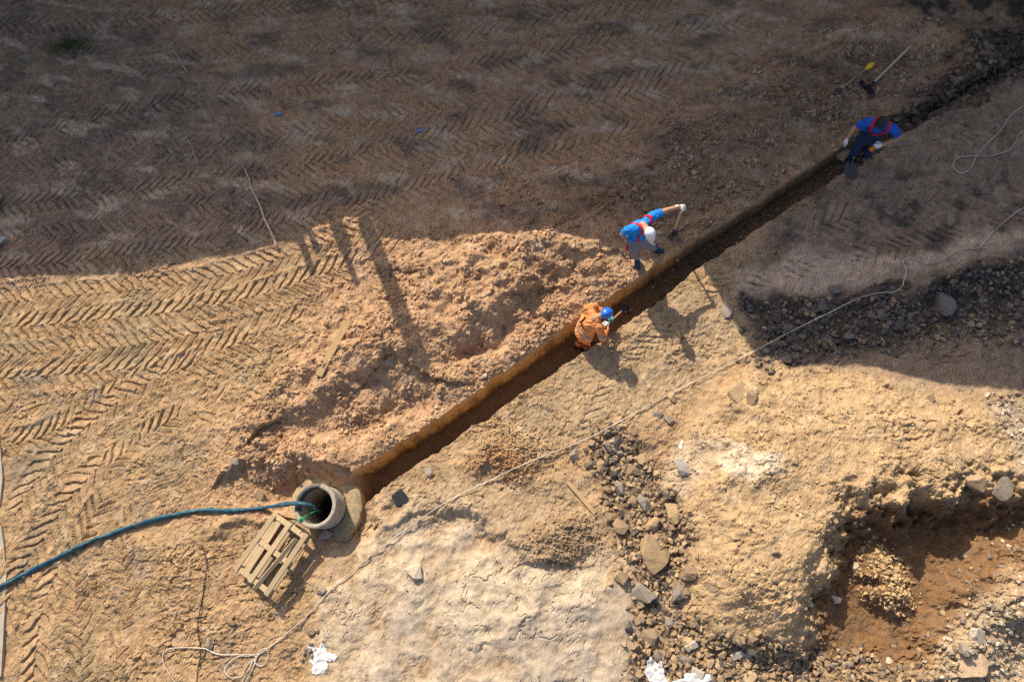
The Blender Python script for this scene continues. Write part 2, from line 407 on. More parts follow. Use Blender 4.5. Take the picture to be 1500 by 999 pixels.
for (pp, h, w) in [([(640, 862), (690, 950), (720, 950)], -0.06, 0.06), ([(725, 945), (760, 905), (850, 885), (880, 860)], 0.05, 0.07), ([(600, 760), (640, 845), (610, 890)], -0.05, 0.05), ([(905, 800), (880, 860)], 0.04, 0.06)]:
    d, _, _ = polyline_dist(smooth_path(pxs(pp)), WX, WY)
    Z += 0.6 * h * np.exp(-(d / w) ** 2) * sm(-0.25, 0.25, N2)

# ---- large shapes
def ridge(pts, w_sun, w_lee, h, jitter=1.0):
    """bank whose lee (south-east) side is steeper"""
    d, s, t = polyline_dist(smooth_path(pxs(pts)), WX, WY)
    w = np.where(t > 0, w_sun, w_lee)
    return h * np.exp(-(d / w) ** 2) * (1 + jitter * 0.35 * N2)
Z += ridge([(430, 600), (480, 555), (540, 535), (600, 545)], 0.9, 0.30, 0.26)
Z += ridge([(590, 520), (640, 480), (690, 470), (740, 455)], 0.9, 0.30, 0.24)
Z += ridge([(640, 400), (720, 392), (790, 378), (850, 372)], 0.75, 0.50, 0.26)
Z += ridge([(740, 430), (790, 400), (830, 385)], 0.4, 0.2, 0.12)
Z += ridge([(780, 440), (800, 430), (815, 425)], 0.2, 0.12, 0.14)
Z += ridge([(700, 455), (740, 448), (770, 440)], 0.3, 0.16, 0.14)
Z += ridge([(470, 700), (540, 650), (620, 600), (700, 545), (800, 470), (880, 410)], 0.28, 0.30, 0.10)
Z += ridge([(700, 330), (760, 315), (830, 300)], 0.7, 0.6, 0.14)
Z += ridge([(900, 300), (960, 260), (1040, 210), (1150, 150)], 0.8, 0.6, 0.16)
Z += ridge([(1250, 60), (1330, 40), (1400, 70), (1420, 120)], 0.5, 0.3, 0.22)
Z -= 0.20 * blob(555, 610, 0.70, 0.22, 18, 1.5)
Z -= 0.13 * blob(700, 505, 0.75, 0.20, 25, 1.5)
Z -= 0.16 * blob(805, 425, 0.25, 0.14, 40, 1.3)
Z -= 0.10 * blob(625, 590, 0.3, 0.2, 0)
# hollow around the well
Z -= 0.28 * blob(425, 715, 0.55, 0.32, -10, 1.5)
Z -= 0.25 * blob(500, 755, 0.65, 0.55, 0, 1.6)
Z += ridge([(350, 690), (400, 672), (450, 668), (490, 680)], 0.4, 0.13, 0.16)
Z += ridge([(330, 770), (360, 757), (400, 752)], 0.3, 0.12, 0.10)
# mound and pit at the lower right
_rise = poly_mask([(1080, 590), (1300, 590), (1480, 640), (1560, 690), (1560, 760), (1420, 860), (1300, 930), (1150, 900), (1060, 880), (1010, 810), (1020, 720), (1040, 650)], WX, WY, 2.2)
_rise = _rise * sm(0.0, 1.0, (X - px(985, 800)[0]) / 1.0)
_cutw = WX + .26 * N2 + .10 * N1 + .12 * N3; _cuth = WY + .30 * N2 + .20 * N3
pitcut = poly_mask([(1222, 772), (1290, 745), (1390, 738), (1470, 728), (1560, 715), (1560, 800), (1440, 835), (1400, 900), (1370, 965), (1290, 1000), (1180, 990), (1195, 930), (1215, 850)], _cutw, _cuth, 1.25)
Z += 0.70 * _rise * (1 + 0.15 * N1) * (1 - pitcut) - 0.22 * pitcut + 4 * pitcut * (1 - pitcut) * (0.6 * CLOD + 0.05 * N3 + .5 * PL)
paint(0.9 * sm(.30, .75, pitcut) * (0.9 + .5 * N3), C_PIT)  # cut face painted with the same shade-darkened brown
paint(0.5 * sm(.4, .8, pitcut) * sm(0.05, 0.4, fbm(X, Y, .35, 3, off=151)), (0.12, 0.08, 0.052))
Z += 0.42 * blob(1300, 845, 0.30, 0.50, 20, 1.4)
Z += ridge([(1410, 990), (1440, 900), (1520, 820)], 0.5, 0.4, 0.20)
Z += ridge([(1260, 745), (1340, 728), (1420, 722), (1500, 712)], 0.4, 0.14, 0.06)
Z -= 0.15 * poly_mask([(880, 650), (960, 660), (1000, 760), (990, 880), (1040, 940), (1200, 970), (1200, 1060), (940, 1060), (940, 860), (900, 760)], WX, WY, 0.4)
Z += 0.16 * blob(735, 668, 0.60, 0.40, 25, 1.2) + 0.16 * blob(840, 778, 0.5, 0.3, 0, 1.2)
Z += 0.12 * ridge([(560, 760), (640, 745), (720, 770), (800, 800)], 0.4, 0.15, 1.0)
# rocky dark corner
Z -= 0.15 * poly_mask([(1110, 445), (1290, 440), (1420, 425), (1560, 400), (1560, 470), (1330, 500), (1140, 535)], WX, WY, 0.4)
Z += ridge([(1330, 415), (1400, 405), (1480, 385), (1560, 360)], 0.6, 0.10, 0.20)
# flatten at the outer border
bx = np.minimum(np.minimum(Y - YMIN, YMAX - Y), np.minimum(X - XL(Y), XR(Y) - X))
Z *= sm(0.0, 1.0, bx)

# ---- trench
uy = up_y(X) + 0.050 * fbm(X, Y * 0, 0.7, 4, off=90) + 0.030 * N3 + 0.06 * np.clip(fbm(X, Y * 0, 0.22, 2, off=91) - .15, 0, 1) + 0.14 * np.clip(fbm(X, Y * 0, 0.9, 2, off=93) - .22, 0, 1)
ly = lo_y(X) + 0.065 * fbm(X, Y * 0 + 5, 0.6, 4, off=95) + 0.040 * N3 - 0.06 * np.clip(fbm(X, Y * 0, 0.25, 2, off=92) - .15, 0, 1)
CS = math.cos(math.atan(SL))
din = np.minimum((uy - Y), (Y - ly)) * CS           # >0 inside the trench
depth = np.interp(X, [TX(v) for v in (510, 537, 868, 991, 1077, 1192, 1225, 1239, 1327, 1456, 1553)], [0.0, 0.64, 0.64, 0.52, 0.44, 0.42, 0.40, 0.28, 0.28, 0.26, 0.20])
wallw = np.interp(X, [TX(v) for v in (745, 1214, 1262, 1520)], [0.075, 0.10, 0.22, 0.34])
stri = 0.018 * fbm(X, Y * 0, 0.10, 2, off=97) + 0.010 * fbm(X, Y * 0, 0.30, 2, off=98)
_in = np.clip((din + stri) / wallw, 0, 1)
inside = np.interp(_in, [0, .12, .45, .62, 1.0], [0, .10, .62, .70, 1.0]) * (1 + 0.0 * _in)
inside = inside + 0.22 * np.clip(_in * (1 - _in) * 4, 0, 1) * fbm(X, Y, 0.09, 3, off=99)
floor = -depth + 0.03 * N2 + 0.02 * N3 + np.interp(X, [TX(v) for v in (845, 948, 1207, 1236, 1327)], [0, 1, 1, 0.3, 1]) * (0.5 * CLOD + 0.05 * N2)
wx_ = sm(TX(505), TX(530), X)
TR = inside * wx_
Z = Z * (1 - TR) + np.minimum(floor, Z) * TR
# undercut ledge and earth dam where the third man stands
deepw = sm(0.2, 0.9, inside) * wx_  # weight towards the floor, where trench shade is painted into the soil
paint(sm(0.02, 0.15, inside) * wx_, (0.54, 0.340, 0.135))  # light bounced onto the wall, painted in as bright amber
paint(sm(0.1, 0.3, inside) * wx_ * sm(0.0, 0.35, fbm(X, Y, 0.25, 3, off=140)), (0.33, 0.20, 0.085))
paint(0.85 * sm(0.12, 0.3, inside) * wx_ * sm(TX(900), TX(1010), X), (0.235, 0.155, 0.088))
paint(deepw * sm(0.60, 0.86, inside), (0.19, 0.118, 0.060))
paint(deepw * sm(TX(870), TX(990), X) * sm(0.55, 0.98, inside) * (0.6 + 0.6 * N2), (0.115, 0.078, 0.048))
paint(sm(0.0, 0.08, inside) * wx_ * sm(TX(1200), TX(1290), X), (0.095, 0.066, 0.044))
# sprinkle of dark cracks along the trench wall foot
# ---- well shaft
rw = np.hypot(X - WELL[0], Y - WELL[1])
Z = np.where(rw < WELL_R - 0.03, -1.7, Z)
print("terrain done")

# grid -> mesh
NXg, NVg = XX.shape
a = gid[:-1, :-1]; b = gid[1:, :-1]; c = gid[1:, 1:]; d = gid[:-1, 1:]
ok = (a >= 0) & (b >= 0) & (c >= 0) & (d >= 0)
quads = np.stack([a[ok], b[ok], c[ok], d[ok]], 1).astype(np.int32)
def mesh_from_arrays(name, V, Q, smooth=True, cols=None):
    me = bpy.data.meshes.new(name)
    k = Q.shape[1]
    me.vertices.add(len(V)); me.vertices.foreach_set("co", np.ascontiguousarray(V, np.float32).ravel())
    me.loops.add(Q.size); me.loops.foreach_set("vertex_index", np.ascontiguousarray(Q, np.int32).ravel())
    me.polygons.add(len(Q))
    me.polygons.foreach_set("loop_start", np.arange(0, Q.size, k, dtype=np.int32))
    me.polygons.foreach_set("loop_total", np.full(len(Q), k, np.int32))
    me.polygons.foreach_set("use_smooth", np.full(len(Q), smooth, bool))
    me.update(calc_edges=True)
    if cols is not None:
        at = me.color_attributes.new("col", 'FLOAT_COLOR', 'POINT')
        c4 = np.ones((len(V), 4), np.float32); c4[:, :3] = cols
        at.data.foreach_set("color", c4.ravel())
    return me
GZ = np.full(XX.shape, 0.0); GZ[keep] = Z
def gz(x, y):
    fx = (x - xs[0]) / DX
    i = int(min(max(fx, 0), NXg - 2)); tx = fx - i
    def colz(ii):
        v = y - sx[ii]
        j = int(np.clip(np.searchsorted(vr, v) - 1, 0, NVg - 2))
        t = (v - vr[j]) / (vr[j + 1] - vr[j])
        return GZ[ii, j] * (1 - t) + GZ[ii, j + 1] * t
    return colz(i) * (1 - tx) + colz(i + 1) * tx
def px_on(x, y, it=4):
    """ground point under a photo pixel, following the terrain"""
    z = 0.0
    for _ in range(it):
        p = px(x, y, z); z = gz(*p)
    return Vector((p[0], p[1], z))

# ------------------------------------------------------------------ materials
def mat(name, rough=0.9):
    m = bpy.data.materials.new(name)
    m.use_nodes = True
    nt = m.node_tree
    b = nt.nodes["Principled BSDF"]
    b.inputs["Roughness"].default_value = rough
    b.inputs["Specular IOR Level"].default_value = 0.25
    return m, nt, b
def nnode(nt, t, **kw):
    n = nt.nodes.new(t)
    for k, v in kw.items():
        if k.startswith("i_"):
            key = k[2:]
            n.inputs[int(key) if key.isdigit() else key].default_value = v
        else: setattr(n, k, v)
    return n
def noise_tex(nt, scale, detail=4, rough=0.6, coord='Object', stretch=None):
    tc = nnode(nt, "ShaderNodeTexCoord")
    n = nnode(nt, "ShaderNodeTexNoise")
    n.inputs["Scale"].default_value = scale; n.inputs["Detail"].default_value = detail; n.inputs["Roughness"].default_value = rough
    src = tc.outputs[coord]
    if stretch:
        mp = nnode(nt, "ShaderNodeMapping"); mp.inputs["Scale"].default_value = stretch
        nt.links.new(src, mp.inputs[0]); src = mp.outputs[0]
    nt.links.new(src, n.inputs["Vector"])
    return n
def ramp(nt, src, stops):
    r = nnode(nt, "ShaderNodeValToRGB")
    while len(r.color_ramp.elements) > 1: r.color_ramp.elements.remove(r.color_ramp.elements[-1])
    for k, (p, cc) in enumerate(stops):
        e = r.color_ramp.elements[0] if k == 0 else r.color_ramp.elements.new(p)
        e.position = p; e.color = (*cc, 1) if len(cc) == 3 else cc
    nt.links.new(src, r.inputs[0])
    return r
def mul(nt, a, b, fac=1.0):
    m = nnode(nt, "ShaderNodeMix", data_type='RGBA', blend_type='MULTIPLY')
    m.inputs[0].default_value = fac
    for s, k in ((a, 6), (b, 7)):
        if isinstance(s, tuple): m.inputs[k].default_value = (*s, 1) if len(s) == 3 else s
        else: nt.links.new(s, m.inputs[k])
    return m.outputs[2]
def bump(nt, b, src, strength, dist):
    n = nnode(nt, "ShaderNodeBump"); n.inputs["Strength"].default_value = strength; n.inputs["Distance"].default_value = dist
    nt.links.new(src, n.inputs["Height"]); nt.links.new(n.outputs[0], b.inputs["Normal"])
def earth_material(name, source):
    m, nt, b = mat(name, 0.95)
    b.inputs["Specular IOR Level"].default_value = 0.12
    if source == 'attr':
        s = nnode(nt, "ShaderNodeAttribute", attribute_name="col").outputs["Color"]
    else:
        s = nnode(nt, "ShaderNodeObjectInfo").outputs["Color"]
    n1 = noise_tex(nt, 38, 6, 0.7)
    r1 = ramp(nt, n1.outputs[0], [(0.25, (0.76, 0.74, 0.72)), (0.5, (1, 1, 1)), (0.75, (1.20, 1.19, 1.17))])
    c = mul(nt, s, r1.outputs[0])
    n2 = noise_tex(nt, 7, 4, 0.6)
    r2 = ramp(nt, n2.outputs[0], [(0.3, (0.82, 0.80, 0.78)), (0.7, (1.15, 1.14, 1.12))])
    c = mul(nt, c, r2.outputs[0])
    nt.links.new(c, b.inputs["Base Color"])
    n3 = noise_tex(nt, 34, 6, 0.78)
    vo = nnode(nt, "ShaderNodeTexVoronoi"); vo.inputs["Scale"].default_value = 30.0
    tcv = nnode(nt, "ShaderNodeTexCoord"); nt.links.new(tcv.outputs["Object"], vo.inputs["Vector"])
    ad = nnode(nt, "ShaderNodeMath", operation='MULTIPLY_ADD'); ad.inputs[1].default_value = -0.15
    nt.links.new(vo.outputs["Distance"], ad.inputs[0]); nt.links.new(n3.outputs[0], ad.inputs[2])
    bump(nt, b, ad.outputs[0], 0.55, 0.013)
    return m
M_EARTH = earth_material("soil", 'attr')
M_STONE = earth_material("stone", 'object')
def plain(name, rgb, rough=0.8, var=0.25, scale=12, bmp=0.0, bdist=0.01, stretch=None, metal=0.0, spec=0.25):
    m, nt, b = mat(name, rough)
    b.inputs["Metallic"].default_value = metal
    b.inputs["Specular IOR Level"].default_value = spec
    n = noise_tex(nt, scale, 5, 0.6, stretch=stretch)
    lo = tuple(max(0, v * (1 - var)) for v in rgb); hi = tuple(min(1, v * (1 + var)) for v in rgb)
    r = ramp(nt, n.outputs[0], [(0.3, lo), (0.7, hi)])
    nt.links.new(r.outputs[0], b.inputs["Base Color"])
    if bmp: bump(nt, b, n.outputs[0], bmp, bdist)
    return m

# ------------------------------------------------------------------ object helpers
def link(name, me, material=None, parent=None):
    o = bpy.data.objects.new(name, me); COL.objects.link(o)
    if material is not None and me is not None and len(me.materials) == 0: me.materials.append(material)
    if parent is not None: o.parent = parent
    return o
def tag(o, label, cat, group=None):
    o["label"] = label; o["category"] = cat
    if group: o["group"] = group
    return o
def struct(o): o["kind"] = "structure"; return o
def stuff(o): o["kind"] = "stuff"; return o
def thing(name, label, cat, loc=(0, 0, 0), group=None, rotz=0.0):
    o = bpy.data.objects.new(name, None); COL.objects.link(o)
    o.empty_display_size = 0.2
    o.location = loc; o.rotation_euler = (0, 0, rotz)
    return tag(o, label, cat, group)

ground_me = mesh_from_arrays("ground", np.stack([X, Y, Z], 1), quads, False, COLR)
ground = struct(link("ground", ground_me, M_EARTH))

# coarse sheet around it, out to the horizon
def outer_ground():
    ya, yb = YMIN + .25, YMAX - .25
    inner = [(XL(ya) + .25, ya), (XR(ya) - .25, ya), (XR(yb) - .25, yb), (XL(yb) + .25, yb)]
    V = []; F = []
    rings = [0, 4, 14, 40, 120, 400]
    cx, cy = 0.0, 4.6
    n = 24
    base = []
    for i in range(4):
        p, q = np.array(inner[i]), np.array(inner[(i + 1) % 4])
        for k in range(n): base.append(p + (q - p) * k / n)
    for r in rings:
        for p in base:
            d = p - np.array([cx, cy]); L = np.hypot(*d)
            q = p + d / L * r
            V.append((q[0], q[1], -0.03 if r == 0 else -0.04 + 0.05 * math.sin(q[0] * .7) * math.cos(q[1] * .5)))
    m = len(base)
    for k in range(len(rings) - 1):
        for i in range(m):
            j = (i + 1) % m
            F.append((k * m + i, (k + 1) * m + i, (k + 1) * m + j, k * m + j))
    cols = np.array([C_SAND if v[1] < 6 else C_SHADE for v in V])
    return mesh_from_arrays("surrounding_ground", np.array(V), np.array(F), True, cols)
struct(link("surrounding_ground", outer_ground(), M_EARTH))

# ------------------------------------------------------------------ mesh helpers
class MB:
    """collects vertices and faces"""
    def __init__(s): s.v = []; s.f = []
    def add(s, V, F):
        n = len(s.v); s.v += [tuple(p) for p in V]; s.f += [tuple(i + n for i in f) for f in F]
    def box(s, c, size, rot=None):
        h = [Vector((sx_ * size[0] / 2, sy_ * size[1] / 2, sz_ * size[2] / 2)) for sx_ in (-1, 1) for sy_ in (-1, 1) for sz_ in (-1, 1)]
        if rot is not None: h = [rot @ p for p in h]
        V = [p + Vector(c) for p in h]
        s.add(V, [(0, 1, 3, 2), (4, 6, 7, 5), (0, 4, 5, 1), (2, 3, 7, 6), (0, 2, 6, 4), (1, 5, 7, 3)])
    def tube(s, P, R, n=12, ref=None, cap=True, round_cap=False):
        P = [Vector(p) for p in P]
        if not hasattr(R, '__len__'): R = [R] * len(P)
        R = [(r, r) if not hasattr(r, '__len__') else tuple(r) for r in R]
        if round_cap:
            def capend(p, q, r):
                d = (p - q).normalized(); rm = min(r)
                return [(p + d * rm * math.sin(a), (r[0] * math.cos(a), r[1] * math.cos(a))) for a in (0.5, 1.0, 1.4)]
            a = capend(P[0], P[1], R[0]); b = capend(P[-1], P[-2], R[-1])
            P2 = [p for p, _ in reversed(a)] + P + [p for p, _ in b]
            R2 = [r for _, r in reversed(a)] + R + [r for _, r in b]
            P, R = P2, R2
        V = []; F = []; prev = None
        for i, p in enumerate(P):
            t = (P[min(i + 1, len(P) - 1)] - P[max(i - 1, 0)]).normalized()
            if ref is not None: u = Vector(ref) - t * Vector(ref).dot(t)
            elif prev is None:
                u = t.orthogonal()
            else: u = prev - t * prev.dot(t)
            if u.length < 1e-5: u = t.orthogonal()
            u.normalize(); prev = u; w = t.cross(u)
            for k in range(n):
                a = 2 * PI * k / n
                V.append(p + u * (R[i][0] * math.cos(a)) + w * (R[i][1] * math.sin(a)))
        for i in range(len(P) - 1):
            for k in range(n):
                k2 = (k + 1) % n
                F.append((i * n + k, i * n + k2, (i + 1) * n + k2, (i + 1) * n + k))
        if cap:
            F.append(tuple(range(n - 1, -1, -1))); F.append(tuple((len(P) - 1) * n + k for k in range(n)))
        s.add(V, F)
    def ell(s, c, r, rot=None, n=14, m=9):
        V = []; F = []
        for j in range(m + 1):
            th = PI * j / m
            for k in range(n):
                ph = 2 * PI * k / n
                p = Vector((r[0] * math.sin(th) * math.cos(ph), r[1] * math.sin(th) * math.sin(ph), r[2] * math.cos(th)))
                if rot is not None: p = rot @ p
                V.append(p + Vector(c))
        for j in range(m):
            for k in range(n):
                k2 = (k + 1) % n
                F.append((j * n + k, (j + 1) * n + k, (j + 1) * n + k2, j * n + k2))
        s.add(V, F)
    def mesh(s, name, smooth=True):
        me = bpy.data.meshes.new(name)
        me.from_pydata(s.v, [], s.f)
        me.polygons.foreach_set("use_smooth", [smooth] * len(me.polygons))
        me.update(); return me
    def build(s, name, material, parent=None, smooth=True):
        return link(name, s.mesh(name, smooth), material, parent)
def bevelled(me, w, seg=1):
    bm = bmesh.new(); bm.from_mesh(me)
    bmesh.ops.remove_doubles(bm, verts=bm.verts, dist=1e-6)
    bmesh.ops.bevel(bm, geom=list(bm.edges), offset=w, segments=seg, affect='EDGES', profile=0.6)
    bm.to_mesh(me); bm.free(); return me
def world_path(pts, dz=0.0, n=6):
    """smooth path along the ground through photo pixels"""
    P = smooth_path(np.array([[*px_on(*p)[:2]] for p in pts]), n)
    return [Vector((p[0], p[1], gz(p[0], p[1]) + dz)) for p in P]

# ------------------------------------------------------------------ the house beyond the frame that shades the ground
HY = 13.6
def caster(pxx, pyy, zg=0.0):
    x, y = px(pxx, pyy, zg)
    L = (HY - y) / -math.sin(SHADOW_AZ)
    return (x - L * math.cos(SHADOW_AZ), zg + L * math.tan(SUN_EL))
M_PLASTER = plain("plaster", (0.48, 0.45, 0.40), 0.9, 0.12, 3, 0.3)
M_TILE = plain("roof_tile", (0.24, 0.11, 0.08), 0.85, 0.3, 6, 0.4)
M_GLASS = plain("window_glass", (0.03, 0.04, 0.05), 0.08, 0.1, 2, spec=0.6)
M_FRAME = plain("white_frame", (0.7, 0.7, 0.68), 0.5, 0.05)
M_BRICKRED = plain("chimney_brick", (0.26, 0.13, 0.09), 0.9, 0.3, 14, 0.3)
M_STEEL = plain("galvanised_steel", (0.35, 0.36, 0.37), 0.45, 0.15, 20, metal=0.8)
def house(name, label, outline, wall_top_lift, y0, depth, mw, mr):
    t = thing(name, label, "house", (0, y0, 0), "houses beyond the shaded ground")
    n = len(outline)
    m = MB()
    V = []
    for yy in (0, depth):
        V += [(x, yy, -0.3) for x, h in outline] + [(x, yy, h - 0.18) for x, h in outline]
    F = []
    for i in range(n - 1):
        F.append((i, i + 1, n + i + 1, n + i)); F.append((2 * n + i + 1, 2 * n + i, 3 * n + i, 3 * n + i + 1))
    F.append((0, n, 3 * n, 2 * n)); F.append((n - 1, 3 * n - 1, 4 * n - 1, 2 * n - 1))
    m.add(V, F); m.build("wall", mw, t, False)
    m = MB(); V = []; F = []
    for yy in (0.0, depth + 0.3):
        V += [(x, yy, h - 0.17) for x, h in outline] + [(x, yy, h) for x, h in outline]
    for i in range(n - 1):
        F += [(i, i + 1, n + i + 1, n + i), (2 * n + i, 3 * n + i, 3 * n + i + 1, 2 * n + i + 1), (n + i, n + i + 1, 3 * n + i + 1, 3 * n + i), (i, 2 * n + i, 2 * n + i + 1, i + 1)]
    F += [(0, n, 3 * n, 2 * n), (n - 1, 3 * n - 1, 4 * n - 1, 2 * n - 1)]
    m.add(V, F); m.build("roof", mr, t, False)
    return t
def house_window(t, x, z, w=1.1, h=1.3):
    m = MB(); m.box((x, -0.02, z), (w - 0.12, 0.05, h - 0.12)); g = m.build("window", M_GLASS, t, False)
    f = MB()
    for dx_ in (-w / 2 + .03, 0, w / 2 - .03): f.box((x + dx_, -0.04, z), (0.06, 0.08, h))
    for dz_ in (-h / 2 - .03, h / 2 + .03): f.box((x, -0.045, z + dz_), (w + 0.12, 0.09, 0.06))
    f.build("frame", M_FRAME, g, False)
line = [(-900, 420), (-300, 418), (0, 412), (200, 397), (380, 366), (432, 352), (482, 322), (557, 322), (558, 350), (640, 362), (760, 372), (900, 380), (1000, 384), (1090, 384)]
ol = [caster(*p) for p in line]
ol = [(ol[0][0] - 6, ol[0][1])] + ol
h1 = house("house", "long low plastered house with chimneys and masts on its tiled roof", ol, 0, HY, 7.0, M_PLASTER, M_TILE)
line2 = [(1076, 380), (1080, 400), (1113, 535), (1180, 541), (1260, 545), (1330, 560), (1400, 582), (1500, 584), (1800, 584)]
ol2 = [caster(*p) for p in line2]
ol2 = [(ol2[0][0] - 0.0, ol2[0][1])] + ol2[1:] + [(ol2[-1][0] + 6, ol2[-1][1])]
ol2 = [(a_ + 0.0, b_) for a_, b_ in ol2]
h2 = house("house", "taller plastered house block with a stepped roofline", ol2, 0, HY + 0.006, 8.0, M_PLASTER, M_TILE)
for xx in np.arange(-17, -3.5, 2.6):
    house_window(h1, xx, 1.6); 
for xx in np.arange(2.6, 9, 2.4):
    house_window(h2, xx, 1.7); house_window(h2, xx, 4.6)
def caster_at(pxx, pyy, zg, dy):
    x, y = px(pxx, pyy, zg)
    L = (HY + dy - y) / -math.sin(SHADOW_AZ)
    return (x - L * math.cos(SHADOW_AZ), zg + L * math.tan(SUN_EL))
def roof_item(name, p0, p1, wpx, zg=0.1, material=None, taper=1.0):
    a_ = caster_at(*p0, zg, .25); b_ = caster_at(*p1, zg, .25)
    x = 0.5 * (a_[0] + b_[0])
    m = MB(); w = wpx / 70.0
    z0 = min(a_[1], b_[1]) - 0.6; z1 = b_[1]
    m.tube([(b_[0], 0.25, z0), (b_[0], 0.25, z1)], [(w / 2 * taper * 1.2, w / 2 * 1.2), (w / 2 * 1.2, w / 2 * 1.2)], 4 if material is M_BRICKRED else 10, ref=(1, 1, 0) if material is M_BRICKRED else (1, 0, 0))
    return m.build(name, material or M_STEEL, h1, False)
roof_item("chimney", (530, 330), (613, 520), 19, 0.38, M_BRICKRED)
roof_item("mast", (430, 350), (458, 398), 9, 0.0)
roof_item("mast", (453, 338), (463, 362), 8, 0.0)
roof_item("mast", (487, 325), (523, 416), 7, 0.05)
roof_item("vent_pipe", (489, 325), (508, 366), 17, 0.0)

# ------------------------------------------------------------------ well
M_CONC = plain("concrete", (0.35, 0.295, 0.225), 0.9, 0.28, 16, 0.5, 0.01)
M_CONCDARK = plain("dark_concrete", (0.075, 0.075, 0.07), 0.55, 0.3, 12, 0.4, 0.008)
M_CLAY = plain("set_mortar", (0.34, 0.25, 0.14), 0.95, 0.3, 18, 0.6, 0.012)
M_WATER = plain("dark_water", (0.008, 0.010, 0.010), 0.05, 0.1, 3, 0.1, spec=0.5)
RIM = 0.40
well = thing("well", "round concrete well ring standing open at the trench end", "well", (WELL[0], WELL[1], 0))
def ring_mesh(r0, r1, z0, z1, a0=0.0, a1=2 * PI, n=64, jit=0.0, closed=True):
    """ring sector with a chamfered top rim"""
    prof = [(r1, z0), (r1, z1 - .02), (r1 - .015, z1), (r0 + .015, z1), (r0, z1 - .02), (r0, z0)]
    V = []; F = []
    k = n if closed else n + 1
    for i in range(k):
        a = a0 + (a1 - a0) * i / n
        for j, (r, z) in enumerate(prof):
            q = jit * (rng.random() - 0.5)
            V.append((math.cos(a) * (r + q), math.sin(a) * (r + q), z + (q if z > z0 else 0)))
    m_ = len(prof)
    for i in range(n):
        i2 = (i + 1) % k
        for j in range(m_ - 1):
            F.append((i * m_ + j, i2 * m_ + j, i2 * m_ + j + 1, i * m_ + j + 1))
    if not closed:
        F.append(tuple(range(m_ - 1, -1, -1))); F.append(tuple((k - 1) * m_ + j for j in range(m_)))
    b_ = MB(); b_.add(V, F); return b_
WS = 0.80
A0, A1 = math.radians(-140 - 25), math.radians(80)      # paler, higher part of the rim
ring_mesh(0.300, 0.375, RIM - 0.20, RIM, A0, A1, 60, 0.006, False).build("ring", M_CONC, well)
ring_mesh(0.306, 0.373, RIM - 0.20, RIM - 0.035, A1, A0 + 2 * PI, 30, 0.006, False).build("low_rim", M_CONCDARK, well)  # upper-left rim sector, set lower and in darker concrete
ring_mesh(0.303, 0.370, -0.65, RIM - 0.2, n=64, jit=0.004).build("shaft", M_CONC, well)
ring_mesh(0.306, 0.368, -1.75, -0.65, n=64, jit=0.004).build("lower_shaft", M_CONCDARK, well)
ring_mesh(0.376, 0.66, -0.75, -0.13, n=56, jit=0.03).build("base_collar", M_CLAY, well)
m = MB(); m.tube([(0, 0, -1.5), (0, 0, -1.45)], 0.31, 40); m.build("water", M_WATER, well, False)

# white scrap lying by the collar and a wire hook on it
M_WHITE = plain("white_plastic", (0.54, 0.53, 0.51), 0.6, 0.12, 20, 0.3, 0.01)
def scrap(name, label, cat, pxx, pyy, L, W, seed, material, lift=0.02, parent=None, group=None, rot=0.0, crumple=0.03, n=9):
    """crumpled sheet with thickness"""
    r = np.random.default_rng(seed)
    c = px_on(pxx, pyy)
    m_ = MB(); V = []; F = []
    n = n * 2; sd_ = seed * 3.7
    outl = lambda a: 1 + 0.22 * math.sin(2 * a + sd_) + 0.14 * math.sin(5 * a + 2 * sd_) + 0.08 * math.sin(11 * a)
    for i in range(n):
        for j in range(n):
            u = i / (n - 1) * 2 - 1; v = j / (n - 1) * 2 - 1
            rr = max(abs(u), abs(v)); a = math.atan2(v, u)
            k = outl(a)
            s_ = rr / max(1e-6, math.hypot(u, v)) * 0.85 + 0.15 if rr > 0 else 1
            xx = u * s_ * k * L / 2; yy = v * s_ * k * W / 2
            X_ = xx * math.cos(rot) - yy * math.sin(rot); Y_ = xx * math.sin(rot) + yy * math.cos(rot)
            g = sum(gz(c.x + X_ + a_, c.y + Y_ + b_) for a_ in (-.09, 0, .09) for b_ in (-.09, 0, .09)) / 9 - c.z
            V.append((X_, Y_, g + lift + crumple * (0.45 + float(perlin(np.array([X_ * 7 + sd_]), np.array([Y_ * 7]))[0]) * .7 + float(perlin(np.array([X_ * 19 + sd_]), np.array([Y_ * 19]))[0]) * .35)))
    for i in range(n - 1):
        for j in range(n - 1):
            F.append((i * n + j, (i + 1) * n + j, (i + 1) * n + j + 1, i * n + j + 1))
    m_.add(V, F)
    o = m_.build(name, material, parent, True)
    o.location = c
    md = o.modifiers.new("thickness", 'SOLIDIFY'); md.thickness = 0.006
    if label: tag(o, label, cat, group)
    return o
scrap("plastic_scrap", "crumpled white plastic scrap beside the well collar", "scrap", 508, 788, 0.20, 0.07, 3, M_WHITE, 0.03, rot=0.3)
M_WIREW = plain("pale_wire", (0.72, 0.70, 0.66), 0.5, 0.1)
c0 = px_on(524, 733)
m = MB(); hk = [(-.06, -.02, .10), (-.02, .02, .10), (.03, .03, .10), (.05, .0, .09), (.03, -.03, .08)]
m.tube([c0 + Vector(p) for p in smooth_path(hk, 5)] , 0.007, 6); tag(m.build("wire_hook", M_WIREW), "bent white wire hook at the trench end by the well", "wire")

